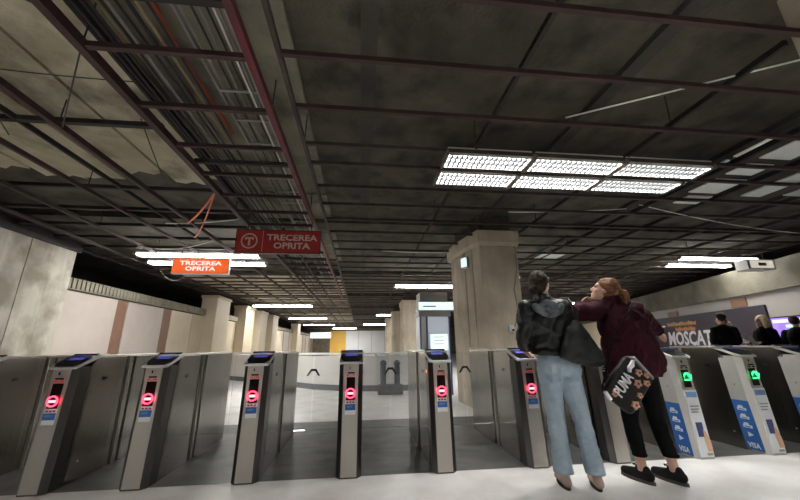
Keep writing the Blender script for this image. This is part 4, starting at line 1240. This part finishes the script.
for s in 'LR':
    a, tt = J2['an' + s], J2['to' + s]
    d = (tt - a)
    d.z = 0
    d.normalize()
    sp = [('c', V(a.x, a.y, 0.055) - d * 0.04, V(a.x, a.y, 0.05) + d * 0.06, 0.045, 0.044), ('c', V(a.x, a.y, 0.05) + d * 0.06, V(a.x, a.y, 0.042) + d * 0.175, 0.045, 0.034), ('c', V(a.x, a.y, 0.06) - d * 0.045, V(a.x, a.y, 0.10) - d * 0.03, 0.036, 0.03),
          ('c', V(a.x, a.y, 0.06) + d * 0.02, V(a.x, a.y, 0.095) + d * 0.035, 0.035, 0.028)]
    sh = blob('shoe', sp, 'shoe_black', w2, 0.007, 2, cuts=((V(0, 0, 0.012), V(0, 0, -1)),), origin=o2)
    ang = math.atan2(d.x, d.y)
    Mx = Matrix.Translation((a.x - o2.x, a.y - o2.y, 0)) @ Matrix.Rotation(-ang, 4, 'Z')
    ring = [((0.046 if 4 <= q <= 12 else 0.042) * math.sin(2 * math.pi * q / 16), 0.062 - 0.155 * math.cos(2 * math.pi * q / 16)) for q in range(16)]
    so = MB().loft([[tuple(Mx @ V(x, y, 0.0)) for x, y in ring], [tuple(Mx @ V(x, y, 0.022)) for x, y in ring]]).build('sole', 'sole_dark', sh)
    for e in (-1, 1):
        lp = [tuple(Mx @ V(e * 0.05 * math.sin(math.pi * q / 5) * (0.6 + 0.4 * q / 5), 0.06 + 0.02 * math.cos(q), 0.108 + 0.025 * math.sin(math.pi * q / 5))) for q in range(6)]
        MB().tube(lp, 0.004, 5).build('lace', 'shoe_black', sh)

# ---- floral printed shoulder bag on her hip, tilted
bo = V(2.155, 2.73, 0.80)
bg = thing('sports_bag', 'black floral-printed shoulder bag with white lettering hung behind the burgundy jacket', 'bag', bo)
tilt = math.radians(47)
Mb = Matrix.Rotation(-tilt, 4, 'Y')     # bag's own x axis runs up to the right


def bagp(x, y, z):
    return bo + Mb @ V(x, y, z)


bp_ = []
cs = [(-0.14, -0.12), (0.14, -0.12), (0.155, 0.08), (-0.155, 0.08)]
for i in range(4):
    p, q = cs[i], cs[(i + 1) % 4]
    bp_.append(('c', bagp(p[0], 0, p[1]), bagp(q[0], 0, q[1]), 0.045, 0.045))
bp_ += [('e', bagp(0, 0, -0.015), (0.19, 0.058, 0.15), Mb.to_3x3()), ('e', bagp(-0.07, 0, -0.02), (0.12, 0.055, 0.13), Mb.to_3x3()), ('e', bagp(0.07, 0, -0.02), (0.12, 0.055, 0.13), Mb.to_3x3())]
blob('bag_body', bp_, 'bag_black', bg, 0.009, 4, origin=bo)
RB = Euler((math.radians(90), 0, 0)).to_matrix().to_4x4()
RBt = (Mb @ RB).to_euler()


def on_bag(x, z, out=0.064):
    return tuple(Mb @ V(x, -out, z))


text('PUMA', 0.12, on_bag(-0.045, 0.045), RBt, 'poster_white', bg, width=0.20, bold=0.002, ext=0.004)
cat = MB()
c_pts = [(0.075, 0.05), (0.10, 0.062), (0.135, 0.052), (0.165, 0.075), (0.185, 0.07), (0.168, 0.09), (0.13, 0.085), (0.10, 0.088), (0.085, 0.08), (0.07, 0.062)]
cat.loft([[on_bag(x, z, 0.072) for x, z in c_pts], [on_bag(x, z, 0.05) for x, z in c_pts]])
cat.build('emblem', 'poster_white', bg)
for (fx, fz, fr) in ((0.045, -0.045, 0.036), (0.125, -0.01, 0.030), (-0.105, -0.115, 0.034), (-0.02, -0.105, 0.024), (0.10, -0.105, 0.026), (-0.15, 0.06, 0.024), (0.155, -0.075, 0.022)):
    fl = MB()
    ring = [(fx + fr * (0.82 + 0.2 * math.cos(5 * a_)) * math.cos(a_), fz + fr * (0.82 + 0.2 * math.cos(5 * a_)) * math.sin(a_)) for a_ in [2 * math.pi * q / 20 for q in range(20)]]
    fl.loft([[on_bag(x, z, 0.064) for x, z in ring], [on_bag(x, z, 0.04) for x, z in ring]])
    fo = fl.build('flower_print', 'print_flower', bg)
    ring = [(fx + fr * 0.32 * math.cos(a_), fz + fr * 0.32 * math.sin(a_)) for a_ in [2 * math.pi * q / 12 for q in range(12)]]
    MB().loft([[on_bag(x, z, 0.067) for x, z in ring], [on_bag(x, z, 0.045) for x, z in ring]]).build('flower_center', 'print_center', fo)
MB().loft([[on_bag(x, z, 0.055) for x, z in ((0.165, -0.14), (0.185, -0.13), (0.215, 0.08), (0.195, 0.085))], [on_bag(x, z, -0.055) for x, z in ((0.165, -0.14), (0.185, -0.13), (0.215, 0.08), (0.195, 0.085))]]).build('side_trim', 'bag_trim', bg, 0.004)
MB().loft([[on_bag(x, z, 0.05) for x, z in ((-0.215, 0.055), (-0.195, 0.05), (-0.175, 0.12), (-0.195, 0.125))], [on_bag(x, z, 0.02) for x, z in ((-0.215, 0.055), (-0.195, 0.05), (-0.175, 0.12), (-0.195, 0.125))]]).build('strap_buckle', 'poster_white', bg, 0.003)
MB().tube([on_bag(-0.17, 0.13, 0.0), (-0.10, 0.0, 0.22), (0.0, 0.01, 0.40), (0.15, 0.02, 0.56), (0.27, 0.08, 0.66), (0.33, 0.20, 0.67), (0.33, 0.30, 0.60)], 0.007, 8).build('strap', 'black_cloth', bg, smooth=True)

# ---- people beyond the gates


def bystander(label, x, y, h, yaw, hair, top, bottom, hairstyle, arms, wide=1.0):
    o = V(x, y, 0)
    k_ = h / 1.72
    cy, sy = math.cos(yaw), math.sin(yaw)

    def P(u, v, z):   # u right of the person, v forward
        return V(x + (u * cy + v * sy) * k_, y + (-u * sy + v * cy) * k_, z * k_)
    F = head_frame(P(0, 0.02, 1.60), yaw, math.radians(-5))
    Jb = dict(neck=P(0, 0, 1.44), chest=P(0, 0, 1.27), waist=P(0, 0, 1.08), pelvis=P(0, 0, 0.92),
              shL=P(-0.175 * wide, 0, 1.365), shR=P(0.175 * wide, 0, 1.365), hipL=P(-0.09, 0, 0.88), hipR=P(0.09, 0, 0.88), knL=P(-0.10, 0.02, 0.48), knR=P(0.10, 0.0, 0.48),
              anL=P(-0.10, -0.01, 0.09), anR=P(0.10, -0.03, 0.09), toL=P(-0.11, 0.13, 0.03), toR=P(0.12, 0.11, 0.03))
    if arms == 'front':
        Jb.update(elL=P(-0.25, 0.02, 1.13), elR=P(0.25, 0.02, 1.13), wrL=P(-0.13, 0.20, 1.13), wrR=P(0.13, 0.20, 1.16))
        hd_, hn_ = P(0.3, 0.8, 0.2) - P(0, 0, 0), P(0.2, 0, 1) - P(0, 0, 0)
    else:
        Jb.update(elL=P(-0.26, -0.02, 1.12), elR=P(0.26, -0.02, 1.12), wrL=P(-0.25, 0.06, 0.88), wrR=P(0.25, 0.06, 0.88))
        hd_, hn_ = P(0, 0.15, -1) - P(0, 0, 0), P(0, 0.5, 0) - P(0, 0, 0)
    Jb['handL'] = (hd_, hn_, -1, 0.4)
    Jb['handR'] = (hd_, hn_, 1, 0.4)
    w = thing('person', label, 'person', o)
    b = blob('body', body_prims(Jb, F, k_), 'skin', w, 0.012, 1, origin=o)
    eyes(F, b, o)
    Rm_ = F.to_3x3()
    hp_ = [('e', F @ V(0, -0.022, 0.042), (0.082, 0.098, 0.092), Rm_)]
    if hairstyle == 'long':
        hp_ += [('e', F @ V(0, -0.06, -0.03), (0.09, 0.075, 0.12), Rm_), ('c', F @ V(0.075, 0.02, 0.04), F @ V(0.085, 0.0, -0.13), 0.025, 0.022), ('c', F @ V(-0.075, 0.02, 0.04), F @ V(-0.085, 0.0, -0.13), 0.025, 0.022)]
    blob('hair', hp_, hair, w, 0.011, 1, (0.004, 20, (1, 1, 0.4)), origin=o)
    tp_ = [('e', Jb['chest'], (0.20 * wide, 0.145, 0.21)), ('e', Jb['waist'], (0.185 * wide, 0.14, 0.20)), ('e', Jb['pelvis'], (0.19 * wide, 0.145, 0.14))]
    for s in 'LR':
        tp_ += [('c', Jb['neck'] - V(0, 0, 0.035), Jb['sh' + s], 0.065, 0.072), ('c', Jb['neck'] - V(0, 0, 0.06), Jb['neck'] + V(0, 0, 0.0), 0.085, 0.062), ('c', Jb['sh' + s], Jb['el' + s], 0.072, 0.06), ('c', Jb['el' + s], Jb['wr' + s], 0.058, 0.045)]
    blob('jacket', tp_, top, w, 0.013, 2, (0.009, 8, (1, 1, 1)), cuts=((V(0, 0, 0.86 * k_), V(0, 0, -1)),), origin=o)
    lp_ = []
    for s in 'LR':
        lp_ += [('c', Jb['hip' + s], Jb['kn' + s], 0.10, 0.072), ('c', Jb['kn' + s], Jb['an' + s], 0.070, 0.062)]
    lp_.append(('e', Jb['pelvis'], (0.17, 0.125, 0.14)))
    blob('trousers', lp_, bottom, w, 0.013, 1, cuts=((V(0, 0, 0.07), V(0, 0, -1)),), origin=o)
    for s in 'LR':
        a_, t_ = Jb['an' + s], Jb['to' + s]
        blob('shoe', [('c', V(a_.x, a_.y, 0.05), V(t_.x, t_.y, 0.045), 0.045, 0.04), ('c', V(a_.x, a_.y, 0.05), V(a_.x, a_.y, 0.09), 0.042, 0.04)], 'shoe_black', w, 0.010, 1, cuts=((V(0, 0, 0.003), V(0, 0, -1)),), origin=o)
    return w


bystander('person in a dark sweater seen from behind, standing beyond the right gates', 7.55, 6.45, 1.70, math.radians(10), 'hair_dark', 'navy_cloth', 'black_cloth', 'short', 'front', 1.12)
bystander('person with blond hair in black top, turned left beyond the rightmost gate', 8.25, 6.25, 1.63, math.radians(-75), 'hair_blond', 'black_cloth', 'grey_cloth', 'long', 'front')
bystander('dark-haired person in black in front of the glowing purple screen', 8.88, 6.15, 1.60, math.radians(60), 'hair_dark', 'black_cloth', 'black_cloth', 'short', 'down')
bystander('person in pale blue half hidden between the dark sweater and the blond person', 8.55, 7.25, 1.62, math.radians(160), 'hair_dark', 'paleblue_cloth', 'grey_cloth', 'short', 'front')
pp = MB().box((-0.05, -0.003, 0), (0.05, 0.003, 0.26)).build('paper_sheet', 'paper', None, loc=(7.83, 6.15, 1.03), rot=(-0.6, 0.12, -0.2))
tag(pp, 'white sheet of paper held up by the blond person', 'paper')
